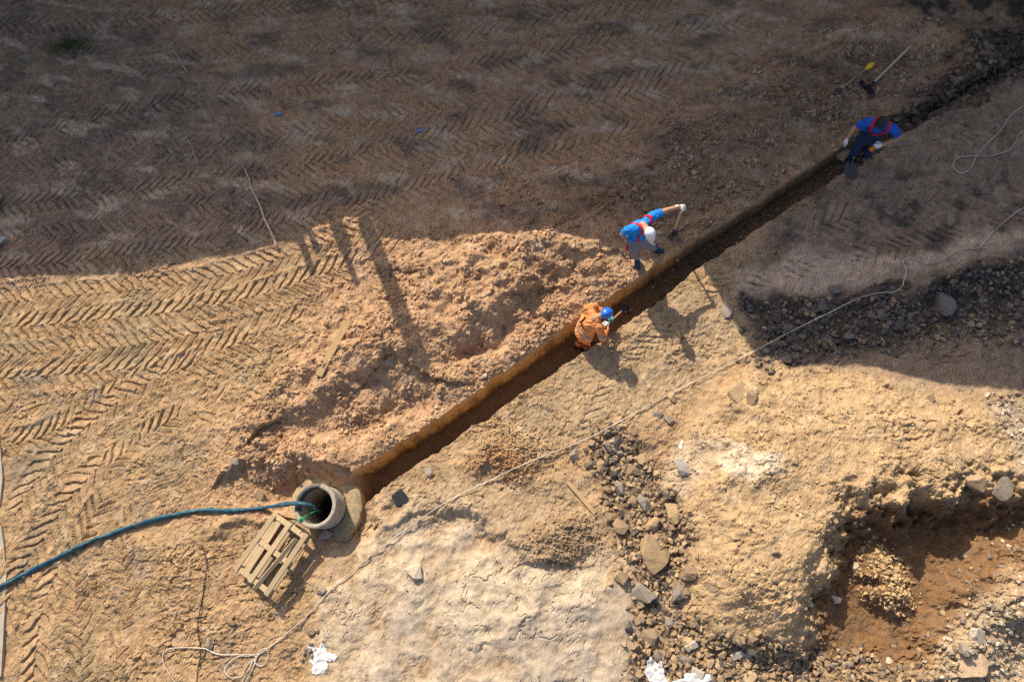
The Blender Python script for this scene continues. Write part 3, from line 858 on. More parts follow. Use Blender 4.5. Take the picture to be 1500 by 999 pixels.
# ------------------------------------------------------------------ hose
def hose_material():
    m_, nt, b_ = mat("blue_hose", 0.5)
    n = noise_tex(nt, 9, 4, 0.7)
    r = ramp(nt, n.outputs[0], [(0.30, (0.015, 0.035, 0.045)), (0.44, (0.018, 0.070, 0.100)), (0.56, (0.028, 0.110, 0.150)), (0.66, (0.11, 0.135, 0.13)), (0.78, (0.24, 0.19, 0.13))])
    nt.links.new(r.outputs[0], b_.inputs["Base Color"]); bump(nt, b_, n.outputs[0], 0.5, 0.02); return m_
M_HOSE = hose_material()
P = world_path([(-90, 900), (-40, 881), (0, 860), (60, 829), (130, 795), (200, 769), (270, 751), (300, 747), (340, 748), (385, 744)], 0.045, 8)
end = [(px(415, 739, 0.3), 0.30), (px(432, 737, RIM + .06), RIM + 0.06), (px(452, 739, RIM + .04), RIM + 0.04), (px(464, 746, 0.1), 0.1), (px(470, 752, -.6), -0.6), (px(470, 754, -1.4), -1.4)]
P = P + [Vector(p) for p in smooth_path([tuple(P[-1])] + [(e[0][0], e[0][1], e[1]) for e in end], 6)[1:]]
R = []
for i in range(len(P)):
    w = 0.045 + 0.006 * math.sin(i * 0.9) + 0.006 * math.sin(i * 2.3)
    tw = 0.5 + 0.5 * math.sin(i * 0.33)
    R.append((w * (0.60 + 0.35 * tw), w * (0.95 - 0.3 * tw)))
m = MB(); m.tube(P, R, 14); tag(m.build("hose", M_HOSE), "blue muddy drainage hose running across the sand into the well", "hose")
# green rope hanging in the well
M_GREEN = plain("green_rope", (0.03, 0.30, 0.10), 0.7, 0.3, 60)
m = MB()
gp = [(432, 764, RIM + .02), (441, 760, RIM + .03), (452, 753, RIM - .05), (463, 748, 0.1), (470, 745, -0.3)]
m.tube([(*px(a, b, c), c) for a, b, c in gp], 0.011, 6)
gp = [(436, 766, RIM + .02), (446, 758, RIM + .01), (453, 763, RIM - 0.1), (459, 766, 0.2), (466, 765, -.1)]
m.tube([(*px(a, b, c), c) for a, b, c in gp], 0.009, 6)
gp = [(429, 767, RIM + .015), (436, 761, RIM + .03), (447, 756, RIM + .0), (456, 752, RIM - .2)]
m.tube([(*px(a, b, c), c) for a, b, c in gp], 0.009, 6)
tag(m.build("green_rope", M_GREEN), "thin green rope hanging over the well rim", "rope")

# ------------------------------------------------------------------ pallet
def wood(name, rgb, scale=(1.5, 22, 22)):
    m_, nt, b_ = mat(name, 0.85)
    n = noise_tex(nt, 3.0, 6, 0.65, stretch=scale)
    lo = tuple(v * 0.55 for v in rgb); hi = tuple(min(1, v * 1.25) for v in rgb)
    r = ramp(nt, n.outputs[0], [(0.28, lo), (0.5, rgb), (0.72, hi)])
    oi = nnode(nt, "ShaderNodeObjectInfo")
    r2 = ramp(nt, oi.outputs["Random"], [(0, (0.60, 0.61, 0.63)), (1, (1.18, 1.15, 1.1))])
    nt.links.new(mul(nt, r.outputs[0], r2.outputs[0]), b_.inputs["Base Color"]); bump(nt, b_, n.outputs[0], 0.4, 0.005); return m_
M_PALLET = wood("weathered_pallet_wood", (0.40, 0.295, 0.175))
M_PLANK = wood("dusty_plank_wood", (0.40, 0.27, 0.14))
def pallet():
    # photo corners: far-left, far-right, near-right, near-left on a slab tilted up at its right side
    zc = [0.16, 0.30, 0.40, 0.20]
    pc = [(400, 755), (452, 777), (398, 869), (337, 836)]
    W = [Vector((*px(*p, z), z)) for p, z in zip(pc, zc)]
    org = (W[0] + W[1] + W[2] + W[3]) / 4
    along = ((W[0] - W[3]) + (W[1] - W[2])).normalized()      # long direction
    across = ((W[1] - W[0]) + (W[2] - W[3])); across = (across - along * across.dot(along)).normalized()
    up = along.cross(across); up = up if up.z > 0 else -up
    Ln = 0.5 * ((W[0] - W[3]).length + (W[1] - W[2]).length); Wd = 0.5 * ((W[1] - W[0]).length + (W[2] - W[3]).length)
    t = thing("pallet", "weathered wooden pallet with missing boards leaning beside the well", "pallet", org)
    Mx = Matrix((along, across, up)).transposed()
    t.rotation_euler = Mx.to_euler()
    if Mx.determinant() < 0: Mx = Matrix((along, -across, up)).transposed(); t.rotation_euler = Mx.to_euler(); sg = -1
    else: sg = 1
    def board(name, c, size, rz=0.0, rx=0.0):
        m_ = MB(); m_.box((0, 0, 0), size)
        me = bevelled(m_.mesh(name, False), 0.004)
        o = link(name, me, M_PALLET, t); o.location = (c[0], sg * c[1], c[2]); o.rotation_euler = (rx, 0, sg * rz)
        return o
    # lower layer: three cross boards
    for u in (-Ln / 2 + .05, 0.03, Ln / 2 - .05):
        board("cross_board", (u, 0, -0.02), (0.09, Wd, 0.022))
    # blocks/stringers below
    for v in (-Wd / 2 + .05, 0.0, Wd / 2 - .05):
        for u in (-Ln / 2 + .06, 0.02, Ln / 2 - .06):
            board("block", (u, v, -0.077), (0.09, 0.07, 0.09))
    for v in (-Wd / 2 + .06, -0.02, Wd / 2 - .07):
        board("bottom_board", (0, v, -0.140), (Ln, 0.10, 0.02))
    # upper layer long boards: two wide ones at left, then gaps
    board("top_board", (-0.02, -Wd / 2 + .05, 0.003), (Ln - .06, 0.10, 0.022), 0.02)
    board("top_board", (0.0, -Wd / 2 + .20, -0.045), (Ln - .02, 0.13, 0.022), -0.03)
    board("top_board", (0.0, -0.01, 0.003), (Ln + .02, 0.10, 0.022), 0.01)
    board("top_board", (0.0, Wd / 2 - .04, 0.003), (Ln + .02, 0.10, 0.022), 0.0)
    board("loose_board", (-0.10, Wd / 2 - .215, 0.02), (Ln - 0.1, 0.075, 0.02), 0.13, 0.9)
    board("broken_board", (0.15, Wd / 2 - .20, -0.055), (0.42, 0.085, 0.02), -0.06)
    return t
pallet()

# ------------------------------------------------------------------ planks and sticks
def lying_board(name, label, cat, a, b, width, thick, material, z0=0.01, z1=0.01, roll=0.0):
    A = px_on(*a); B = px_on(*b)
    A.z += z0; B.z += z1
    d = B - A; L = d.length
    m_ = MB(); m_.box((0, 0, 0), (L, width, thick))
    o = link(name, bevelled(m_.mesh(name, False), 0.004), material)
    o.location = (A + B) / 2
    q = d.to_track_quat('X', 'Z'); o.rotation_euler = (q.to_matrix() @ Matrix.Rotation(roll, 3, 'X')).to_euler()
    return tag(o, label, cat)
lying_board("plank", "dusty wooden plank half sunk in the spoil bank", "plank", (468, 552), (510, 472), 0.13, 0.06, M_PLANK, 0.05, 0.03, 0.15)
lying_board("plank", "narrow board lying on the dirt above the black rubble slope", "plank", (832, 706), (872, 752), 0.07, 0.03, M_PLANK, 0.02, 0.02)
M_STALK = plain("dry_stalk", (0.62, 0.43, 0.27), 0.8, 0.35, 25)
def stalk(label, a, b, r, lift=0.05, group=None):
    A = px_on(*a); B = px_on(*b); A.z += lift; B.z += 0.015
    P_ = [A.lerp(B, k / 8) + Vector((0.012 * math.sin(k * 2.1), 0.008 * math.cos(k * 1.7), 0.012 * math.sin(k * 1.3))) for k in range(9)]
    P_ = [Vector((p.x, p.y, max(p.z, gz(p.x, p.y) + r))) for p in P_]
    m_ = MB(); m_.tube(P_, [r * (0.6 + 0.6 * k / 8) for k in range(9)], 8)
    return tag(m_.build("dry_stalk", M_STALK), label, "stalk", group)
stalk("long dry tan stalk lying across the shadow edge", (360, 250), (408, 366), 0.024)
stalk("short dry stalk lying in the shade near the moss", (253, 70), (275, 108), 0.011)
stalk("thin broken stalk by the pale scraped patch in the shade", (344, 115), (352, 137), 0.010)
stalk("thin stalk lying in shaded tracks above the long stalk", (272, 195), (292, 243), 0.009)

# ------------------------------------------------------------------ ropes and cables
_dp = pxs([(1105, 440), (1290, 430), (1420, 415), (1420, 490), (1330, 505), (1120, 545)])
def rubble_lift(p):
    ins = False; n = len(_dp)
    for i in range(n):
        (ax, ay), (bx_, by_) = _dp[i], _dp[(i + 1) % n]
        if (ay > p.y) != (by_ > p.y) and p.x < (bx_ - ax) * (p.y - ay) / (by_ - ay) + ax: ins = not ins
    return 0.075 if ins else 0.0
M_ROPE = plain("white_cord", (0.55, 0.48, 0.385), 0.8, 0.38, 1.6)
def cord(name, label, paths, r, material, cat="cord", dz=0.016):
    m_ = MB()
    for pp in paths:
        W_ = world_path(pp, dz, 9)
        H_ = [max(gz(p.x + a, p.y + b) for a in (-.05, 0, .05) for b in (-.05, 0, .05)) for p in W_]   # the taut cord rides over the bumps
        H_ = [max(H_[max(i - 1, 0)], H_[i], H_[min(i + 1, len(H_) - 1)]) for i in range(len(H_))]
        m_.tube([Vector((p.x, p.y, max(p.z, h + (0.004 if dz < .01 else 0.012) + rubble_lift(p)))) for p, h in zip(W_, H_)], r, 7)
    return tag(m_.build(name, material), label, cat)
cord("cord", "long white cord stretched over the ground past the trench", [
    [(350, 1010), (362, 985), (376, 962), (392, 950), (410, 936), (440, 911), (468, 882), (500, 850), (560, 802), (600, 772), (650, 738), (720, 703), (800, 667), (870, 638), (940, 600), (1000, 568), (1060, 538), (1115, 510), (1165, 484), (1210, 462), (1262, 438), (1310, 428), (1323, 412), (1326, 398), (1321, 386), (1328, 380), (1340, 380), (1358, 387), (1378, 382), (1400, 369), (1428, 366), (1440, 356), (1452, 342), (1475, 322), (1500, 305), (1560, 285)],
    [(355, 1010), (372, 975), (380, 955), (391, 949), (394, 962), (384, 975), (374, 968), (380, 957), (366, 960), (350, 961), (333, 974), (331, 984), (342, 992), (356, 988), (364, 972), (378, 962)],
    [(378, 962), (366, 958), (345, 958), (322, 958), (308, 952), (298, 949), (270, 948), (248, 950), (240, 960), (243, 975), (252, 990), (262, 1005)]], 0.0078, M_ROPE)
cord("cord", "white cord looped on the dark ground right of the trench", [
    [(1560, 120), (1500, 156), (1478, 172), (1462, 195), (1440, 217), (1428, 232), (1420, 248), (1408, 255), (1397, 250), (1396, 240), (1405, 232), (1425, 230), (1450, 230), (1475, 222), (1487, 208), (1497, 194), (1560, 165)]], 0.0078, M_ROPE)
M_DARKWIRE = plain("dark_wire", (0.03, 0.028, 0.025), 0.6, 0.2)
cord("cable", "thin dark cable lying in the sand below the pallet", [[(300, 806), (304, 828), (301, 850), (297, 875), (293, 900), (291, 925), (295, 946), (294, 962), (290, 985), (289, 1010)]], 0.008, M_DARKWIRE, "cable", 0.004)

# ------------------------------------------------------------------ small litter
def can(label, pxx, pyy, rot, seed):
    c = px_on(pxx, pyy)
    t = thing("crushed_can", label, "can", c + Vector((0, 0, 0.035)))
    m_ = MB()
    m_.tube([(-.075, 0, 0), (-.06, 0, .004), (-.02, .006, 0), (.02, -.006, .003), (.06, 0, 0), (.075, 0, 0)], [(.026, .026), (.033, .03), (.03, .018), (.033, .022), (.033, .03), (.026, .026)], 14)
    m_.build("body", plain("can_print", (0.16, 0.24, 0.48), 0.35, 0.5, 30), t)
    e = MB(); e.tube([(-.077, 0, 0), (-.0751, 0, 0)], .024, 12); e.build("lid", M_STEEL, t)
    e = MB(); e.box((0.02, 0, 0.021), (0.05, 0.03, 0.004)); e.build("label_print", M_WHITE, t, False)
    t.rotation_euler = (0, 0.1, rot)
can("small crushed blue can lying in the shaded tracks", 616, 193, 0.5, 1)
can("small crushed blue can beside a pale scraped patch", 408, 169, 0.4, 2)
M_SHEET = plain("greenish_sheet", (0.38, 0.44, 0.36), 0.45, 0.25, 8, 0.3, 0.02)
scrap("plastic_sheet", "crumpled greenish plastic sheet in the shade by the tracks", "sheet", -6, 298, 0.42, 0.62, 11, M_SHEET, 0.10, rot=0.2, crumple=0.12)
scrap("plastic_sheet", "pointed pale plastic sheet corner near the shadow edge", "sheet", -8, 362, 0.5, 0.26, 12, M_SHEET, 0.05, rot=0.5, crumple=0.05)
M_PLASTERW = plain("dry_plaster", (0.62, 0.60, 0.56), 0.9, 0.08, 30, 0.6, 0.01)
def spill(label, pts, seed):
    """thin uneven crust lying on the ground"""
    C = [(px_on(x, y), s_) for (x, y, s_) in pts]
    x0 = min(c.x - 2 * s_ for c, s_ in C); x1 = max(c.x + 2 * s_ for c, s_ in C); y0 = min(c.y - 2 * s_ for c, s_ in C); y1 = max(c.y + 2 * s_ for c, s_ in C)
    st = 0.011; nx = int((x1 - x0) / st) + 2; ny = int((y1 - y0) / st) + 2
    gx, gy = np.meshgrid(x0 + np.arange(nx) * st, y0 + np.arange(ny) * st, indexing='ij')
    fx, fy = gx.ravel(), gy.ravel()
    f = sum(np.exp(-((fx - c.x) ** 2 + (fy - c.y) ** 2) / (s_ * .8) ** 2) for c, s_ in C)
    f = f - 0.45 + 0.75 * fbm(fx, fy, 0.10, 3, off=seed * 5.1) + .3 * fbm(fx, fy, 0.03, 2, off=seed * 7.7)
    zz = np.array([gz(a, b) for a, b in zip(fx, fy)]) + 0.004 + 0.022 * np.clip(f, 0, .6) + 0.006 * perlin(fx * 40, fy * 40)
    fm = f.reshape(nx, ny); I = np.arange(nx * ny).reshape(nx, ny); m_ = MB(); used = {}
    F = []
    for i in range(nx - 1):
        for j in range(ny - 1):
            if min(fm[i, j], fm[i + 1, j], fm[i, j + 1], fm[i + 1, j + 1]) > 0: F.append((I[i, j], I[i + 1, j], I[i + 1, j + 1], I[i, j + 1]))
    V = []; G = []
    for q in F:
        G.append(tuple(used.setdefault(k, len(used)) for k in q))
    V = [None] * len(used)
    for k, n in used.items(): V[n] = (fx[k], fy[k], zz[k])
    m_.add(V, G); o = m_.build("white_spill", M_PLASTERW)
    md = o.modifiers.new("thickness", 'SOLIDIFY'); md.thickness = 0.012
    return tag(o, label, "spill")
spill("splash of white plaster spilled among stones below the cord", [(470, 955, .15), (466, 970, .16), (474, 978, .12), (488, 962, .10), (462, 984, .08), (455, 946, .06)], 5)
scrap("plastic_bag", "white plastic bag wedged under the rubble by the pale ground", "bag", 960, 985, 0.26, 0.46, 21, M_WHITE, 0.06, rot=0.1, crumple=0.05, n=12)
scrap("plastic_bag", "white plastic sheet lying flat under brown rubble stones", "bag", 1012, 998, 0.58, 0.24, 22, M_WHITE, 0.055, rot=0.05, crumple=0.04, n=12)
spill("white chalky crumbs on the pale dirt beside the rubble", [(999, 647, .05), (996, 655, .05)], 8)
M_SLAB = plain("old_concrete_slab", (0.36, 0.31, 0.235), 0.92, 0.15, 8, 0.5, 0.012)
def slab(label, pts, z, seed):
    r = np.random.default_rng(seed)
    P_ = [px_on(*p) for p in pts]
    m_ = MB(); n = len(P_)
    m_.add([(p.x, p.y, p.z + z) for p in P_] + [(p.x, p.y, p.z - 0.15) for p in P_], [tuple(range(n))] + [(i, (i + 1) % n, n + (i + 1) % n, n + i) for i in range(n)])
    return tag(m_.build("concrete_slab", M_SLAB, None, False), label, "slab")
slab("edge of a pale concrete slab left of the blue hose", [(-120, 990), (4, 990), (9, 900), (10, 840), (8, 800), (4, 770), (-120, 770)][::-1], 0.04, 1)
slab("edge of a pale concrete slab beside the wheel tracks", [(-120, 745), (2, 740), (6, 700), (3, 660), (-1, 625), (-120, 625)][::-1], 0.04, 2)
# green tuft
def tuft(cx, cy, n, spread, seed):
    r = np.random.default_rng(seed); c = px_on(cx, cy); V = []; F = []
    for k in range(n):
        x = c.x + r.normal() * spread; y = c.y + r.normal() * spread * 0.35; z = gz(x, y)
        a = r.random() * 2 * PI; h = 0.03 + .06 * r.random(); l = 0.05 * r.random(); w = 0.006
        dx_, dy_ = math.cos(a), math.sin(a)
        i = len(V)
        V += [(x - dy_ * w, y + dx_ * w, z), (x + dy_ * w, y - dx_ * w, z), (x + dx_ * l, y + dy_ * l, z + h)]
        F.append((i, i + 1, i + 2))
    m_ = MB(); m_.add(V, F)
    return stuff(m_.build("grass", plain("grass_blade", (0.075, 0.11, 0.03), 0.7, 0.4, 30)))
tuft(105, 68, 900, 0.30, 1)

# ------------------------------------------------------------------ stones
def rock_mesh(name, seed, npts=18, flat=1.0, detail=0, rounded=0.0):
    r = np.random.default_rng(seed)
    p = r.normal(size=(npts, 3)); p /= np.linalg.norm(p, axis=1)[:, None]
    cube = p / np.abs(p).max(1)[:, None]
    k = 0.35 + 0.4 * r.random()
    p = p * (1 - k) + cube * k * 0.85
    p *= (0.85 + 0.3 * r.random((npts, 1)))
    p *= np.array([1.0, 0.65 + .3 * r.random(), (0.55 + .25 * r.random()) * flat])
    bm = bmesh.new()
    for q in p: bm.verts.new(q)
    res = bmesh.ops.convex_hull(bm, input=bm.verts)
    bmesh.ops.delete(bm, geom=[g for g in res["geom_interior"] if isinstance(g, bmesh.types.BMVert)], context='VERTS')
    bmesh.ops.dissolve_limit(bm, angle_limit=0.30, verts=bm.verts, edges=bm.edges)
    bmesh.ops.triangulate(bm, faces=bm.faces)
    if detail:
        bmesh.ops.bevel(bm, geom=list(bm.edges), offset=0.03, segments=1, affect='EDGES')
        bmesh.ops.triangulate(bm, faces=bm.faces)
        bmesh.ops.subdivide_edges(bm, edges=bm.edges, cuts=detail, use_grid_fill=True)
        co = np.array([v.co[:] for v in bm.verts])
        d = 0.06 * perlin(co[:, 0] * 3 + seed, co[:, 1] * 3 + co[:, 2] * 2.1) + 0.035 * perlin(co[:, 0] * 8 + seed, co[:, 1] * 8 + co[:, 2] * 6.1)
        for v, q in zip(bm.verts, d): v.co *= (1 + q)
    if rounded:
        bmesh.ops.bevel(bm, geom=list(bm.edges), offset=rounded, segments=1, affect='EDGES')
    me = bpy.data.meshes.new(name); bm.to_mesh(me); bm.free()
    me.polygons.foreach_set("use_smooth", [False] * len(me.polygons))
    me.materials.append(M_STONE)
    return me
ROCKS = [rock_mesh("stone_shape", 100 + i, 14 + i % 9, 1.0, 0, 0.05 if i % 3 == 0 else 0.0) for i in range(18)]
BIG = [rock_mesh("boulder_shape", 300 + i, 16 + i % 6, 0.85, 2) for i in range(8)]
FLATS = [rock_mesh("slab_shape", 400 + i, 16, 0.42, 2) for i in range(4)]
def place_rock(me, p, size, tint, label, group=None, name="stone", sink=0.30, tilt=0.5, rz=None, rr=random, lift=0.0):
    o = bpy.data.objects.new(name, me); COL.objects.link(o)
    o.location = (p[0], p[1], gz(p[0], p[1]) + size * 0.5 * (0.6 - sink) + lift)
    o.scale = (size / 2,) * 3
    o.rotation_euler = (rr.uniform(-tilt, tilt), rr.uniform(-tilt, tilt), rr.uniform(0, 6.28) if rz is None else rz)
    j = rr.uniform(0.8, 1.2)
    o.color = (min(1, tint[0] * j), min(1, tint[1] * j), min(1, tint[2] * j), 1)
    tag(o, label, "rock" if name == "boulder" else "stone", group)
    return o
T_TAN = (0.40, 0.28, 0.16); T_GREY = (0.27, 0.225, 0.175); T_DARK = (0.11, 0.096, 0.082); T_PALE = (0.52, 0.44, 0.33); T_BRN = (0.30, 0.21, 0.13); T_WHITE = (0.66, 0.63, 0.57)
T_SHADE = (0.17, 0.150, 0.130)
named = [  # px, py, size m, mesh, tint, label
    (960, 812, .86, 'F0', T_TAN, "largest flat tan boulder in the rubble line"),
    (942, 866, .46, 'B1', T_GREY, "grey rounded boulder at the edge of the pale ground"),
    (994, 868, .32, 'B2', T_GREY, "round mottled boulder below the flat tan boulder"),
    (1010, 838, .38, 'B3', T_BRN, "brown boulder against the dirt mound beside the flat boulder"),
    (957, 768, .34, 'B4', T_TAN, "tan wedge boulder leaning on the flat boulder's upper end"),
    (985, 752, .40, 'B5', T_TAN, "cracked tan boulder lodged at the mound's foot"),
    (945, 737, .34, 'B6', T_GREY, "grey layered boulder in the upper rubble line"),
    (942, 672, .30, 'B0', T_TAN, "tan block stone at the top of the rubble line"),
    (925, 690, .28, 'B2', T_BRN, "brown angular stone behind the tan block stone"),
    (910, 715, .30, 'B6', T_GREY, "grey slanting stone at the top of the rubble line"),
    (985, 582, .22, 'B3', T_TAN, "tan stone standing right beside the stretched white cord"),
    (979, 616, .20, 'B1', T_GREY, "grey squarish stone below the stretched white cord"),
    (964, 608, .22, 'F1', T_GREY, "flat grey stone beside the squarish grey stone"),
    (1078, 576, .46, 'F2', T_TAN, "long flat tan slab stone on the sunlit flat"),
    (1102, 584, .34, 'B4', T_BRN, "pointed tan stone next to the long flat slab stone"),
    (1064, 455, .36, 'F3', T_GREY, "flat greenish stone at the end of the shovel shadow"),
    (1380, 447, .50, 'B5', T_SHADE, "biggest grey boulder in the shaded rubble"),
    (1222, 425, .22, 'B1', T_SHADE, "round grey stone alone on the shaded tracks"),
    (587, 731, .42, 'F1', (0.05, 0.052, 0.058), "black shiny slab of coal-like rock south of the trench"),
    (606, 838, .34, 'B7', T_PALE, "pale holed stone on the cracked pale ground"),
    (477, 783, .26, 'B2', (0.33, 0.25, 0.22), "pinkish grey stone at the foot of the well ring"),
    (488, 800, .24, 'F0', T_TAN, "flat tan stone below the well collar"),
    (472, 866, .20, 'B3', T_GREY, "dark round stone under the cord near the pallet"),
    (307, 943, .24, 'B4', T_GREY, "long grey stone beside the dark cable"),
    (340, 913, .16, 'B6', T_BRN, "small upright stone in the sand below the pallet"),
    (381, 726, .30, 'B0', T_TAN, "tan stone on the earth bank above the hose"),
    (345, 676, .18, 'B7', T_GREY, "dark grey stone alone on the sand above the hose"),
    (1424, 702, .46, 'B2', T_TAN, "big sandy block at the lip of the wet pit"),
    (1470, 716, .44, 'F3', T_GREY, "grey tilted slab hanging over the pit edge"),
    (1395, 732, .26, 'F1', T_GREY, "grey flat slab poking out of the pit lip"),
    (1222, 876, .22, 'B1', T_PALE, "pale egg-shaped stone on the mound's slope"),
    (1252, 830, .18, 'B3', T_PALE, "pale stone sitting on the mound above the egg-shaped stone"),
    (1134, 808, .16, 'B4', T_TAN, "small tan stone alone on the mound"),
    (1420, 972, .60, 'F2', (0.42, 0.30, 0.19), "big tan broken slab right of the wet pit"),
    (1428, 933, .38, 'B0', T_PALE, "pale wedge stone above the big broken slab"),
    (1411, 950, .22, 'B5', T_GREY, "grey oval stone resting on the broken slab"),
    (1362, 584, .24, 'F0', T_BRN, "brown wedge stone just below the shadow edge"),
    (1000, 684, .36, 'F3', (0.36, 0.33, 0.29), "grey striped slab sunk in pale dirt"),
    (709, 551, .14, 'B6', T_PALE, "pale round stone on the trench's northern lip"),
    (583, 407, .15, 'B1', (0.40, 0.26, 0.12), "ochre stone right beside the chimney shadow"),
    (614, 406, .13, 'B3', T_BRN, "brown stone lying on the tracks above the spoil"),
    (1232, 232, .34, 'B2', (0.30, 0.21, 0.13), "brown clay lump on the trench step"),
    (628, 690, .22, 'F2', T_GREY, "grey flat stone south of the trench near coal-like rock"),
    (1186, 884, .12, 'B0', T_PALE, "small pale chip on the mound"),
]
MSET = {'B': BIG, 'F': FLATS}
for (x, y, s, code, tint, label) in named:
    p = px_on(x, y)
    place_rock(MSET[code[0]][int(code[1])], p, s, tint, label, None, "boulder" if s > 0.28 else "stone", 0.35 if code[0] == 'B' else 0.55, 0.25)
placed = [(px_on(x, y), s) for (x, y, s, *_r) in named]
zones = [
    ("stone in the rubble line beside the pale ground", "rubble line stones", [(880, 650), (905, 700), (925, 760), (945, 830), (962, 895), (972, 940)], 0.38, 58, (.08, .32), [T_TAN, T_TAN, T_BRN, T_GREY, T_DARK]),
    ("stone in the brown heap over the white plastic sheet", "stones on the plastic sheet", [(955, 935), (985, 950), (1030, 970), (1080, 975), (1130, 985)], 0.45, 48, (.08, .24), [T_TAN, T_TAN, T_BRN, T_TAN, T_GREY]),
    ("stone along the bottom edge of the wet pit", "stones below the pit", [(1140, 945), (1190, 965), (1250, 985), (1320, 990)], 0.32, 24, (.05, .16), [T_TAN, T_PALE, T_GREY]),
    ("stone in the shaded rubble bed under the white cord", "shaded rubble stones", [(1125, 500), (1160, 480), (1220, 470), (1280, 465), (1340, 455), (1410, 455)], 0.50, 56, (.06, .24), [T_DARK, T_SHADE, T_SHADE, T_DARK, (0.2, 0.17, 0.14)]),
    ("stone on the rubble bank right of the wet pit", "stones right of the pit", [(1500, 745), (1485, 790), (1450, 830), (1425, 870), (1395, 920), (1360, 965)], 0.30, 36, (.05, .17), [T_PALE, T_GREY, T_TAN, T_GREY]),
    ("stone in the earthy heap below the spoil hollow", "stones in the spoil hollow", [(500, 620), (560, 615), (620, 575), (690, 540)], 0.28, 22, (.05, .13), [T_TAN, T_BRN]),
    ("stone on the earth bank by the well", "stones by the well", [(370, 705), (405, 695), (430, 700)], 0.2, 8, (.05, .12), [T_GREY, T_BRN]),
    ("stone in the little cluster beside the white plaster splash", "stones by the plaster", [(448, 962), (452, 940), (462, 925)], 0.10, 8, (.08, .16), [T_GREY, T_BRN, T_GREY]),
]
nstone = 0
TINT_WORD = {T_TAN: "tan", T_GREY: "grey", T_DARK: "black", T_PALE: "pale", T_BRN: "brown", T_SHADE: "dull grey"}
cells = [(p, s * 0.42) for p, s in placed]
for label, group, line_, hw_, count, (s0, s1), tints in zones:
    P_ = smooth_path(np.array([[*px_on(*p)[:2]] for p in line_]), 6)
    rr = random.Random(len(label))
    got = 0; tries = 0
    while got < count and tries < count * 30:
        tries += 1
        q = P_[rr.randrange(len(P_))]
        s = s0 + (s1 - s0) * (rr.random() ** 1.8)
        x = q[0] + rr.gauss(0, hw_ * 0.55); y = q[1] + rr.gauss(0, hw_ * 0.45)
        if any((x - c[0]) ** 2 + (y - c[1]) ** 2 < (d + s * 0.36) ** 2 for c, d in cells): continue
        cells.append((Vector((x, y, 0)), s * 0.36))
        ti = tints[rr.randrange(len(tints))]; sz = (s - s0) / (s1 - s0)
        lab = ("tiny " if sz < .10 else "small " if sz < .3 else "medium-sized " if sz < .6 else "large ") + TINT_WORD.get(ti, "brownish") + " " + label
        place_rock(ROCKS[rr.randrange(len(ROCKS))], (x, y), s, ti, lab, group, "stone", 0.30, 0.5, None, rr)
        got += 1; nstone += 1
print("zone stones", nstone)
# pale brick fragments among the rubble
M_BLOCK = plain("paver_block", (0.40, 0.35, 0.28), 0.9, 0.15, 20, 0.3)
for (x, y, rz, label) in [(1012, 945, 0.5, "pale paving brick piece sunk upright in the rubble"), (1079, 958, 0.45, "long pale brick piece lying on the brown heap"), (1021, 984, -0.4, "white square brick end beside the plastic sheet")]:
    p = px_on(x, y); m_ = MB(); m_.box((0, 0, 0), (0.20, 0.10, 0.07))
    o = link("brick_piece", bevelled(m_.mesh("brick_piece", False), 0.006), M_BLOCK); o.location = p + Vector((0, 0, 0.06)); o.rotation_euler = (0.3, -0.25, rz); tag(o, label, "brick")

# ------------------------------------------------------------------ uncountable crumbs: clods and gravel
_ico = []
for k in range(10):
    bm = bmesh.new(); bmesh.ops.create_icosphere(bm, subdivisions=1, radius=1.0)
    r = np.random.default_rng(900 + k)
    V = np.array([v.co[:] for v in bm.verts]); V *= (0.72 + 0.5 * r.random((len(V), 1))); V *= np.array([1, .6 + .4 * r.random(), .5 + .4 * r.random()])
    F = np.array([[v.index for v in f.verts] for f in bm.faces]); bm.free(); _ico.append((V, F))
# a cheaper lump for the finest grit
_oct = []
for k in range(8):
    r = np.random.default_rng(950 + k)
    V = np.array([(1, 0, 0), (-1, 0, 0), (0, 1, 0), (0, -1, 0), (0, 0, 1), (0, 0, -1), (.6, .6, .5), (-.6, .6, -.4)], float) * (0.65 + 0.6 * r.random((8, 1)))
    bm = bmesh.new()
    for q in V: bm.verts.new(q)
    res = bmesh.ops.convex_hull(bm, input=bm.verts)
    bmesh.ops.delete(bm, geom=[g for g in res["geom_interior"] if isinstance(g, bmesh.types.BMVert)], context='VERTS')
    bm.verts.index_update()
    V = np.array([v.co[:] for v in bm.verts]); F = np.array([[v.index for v in f.verts] for f in bm.faces]); bm.free(); _oct.append((V, F))
_ang = []
for k in range(14):
    r = np.random.default_rng(1200 + k)
    V = r.normal(size=(11, 3)); V /= np.linalg.norm(V, axis=1)[:, None]; V *= np.array([1, .55 + .4 * r.random(), .45 + .4 * r.random()]) * (0.8 + 0.35 * r.random((11, 1)))
    bm = bmesh.new()
    for q in V: bm.verts.new(q)
    res = bmesh.ops.convex_hull(bm, input=bm.verts)
    bmesh.ops.delete(bm, geom=[g for g in res["geom_interior"] if isinstance(g, bmesh.types.BMVert)], context='VERTS')
    bm.verts.index_update()
    V = np.array([v.co[:] for v in bm.verts]); F = np.array([[v.index for v in f.verts] for f in bm.faces]); bm.free(); _ang.append((V, F))
tri_total = 0
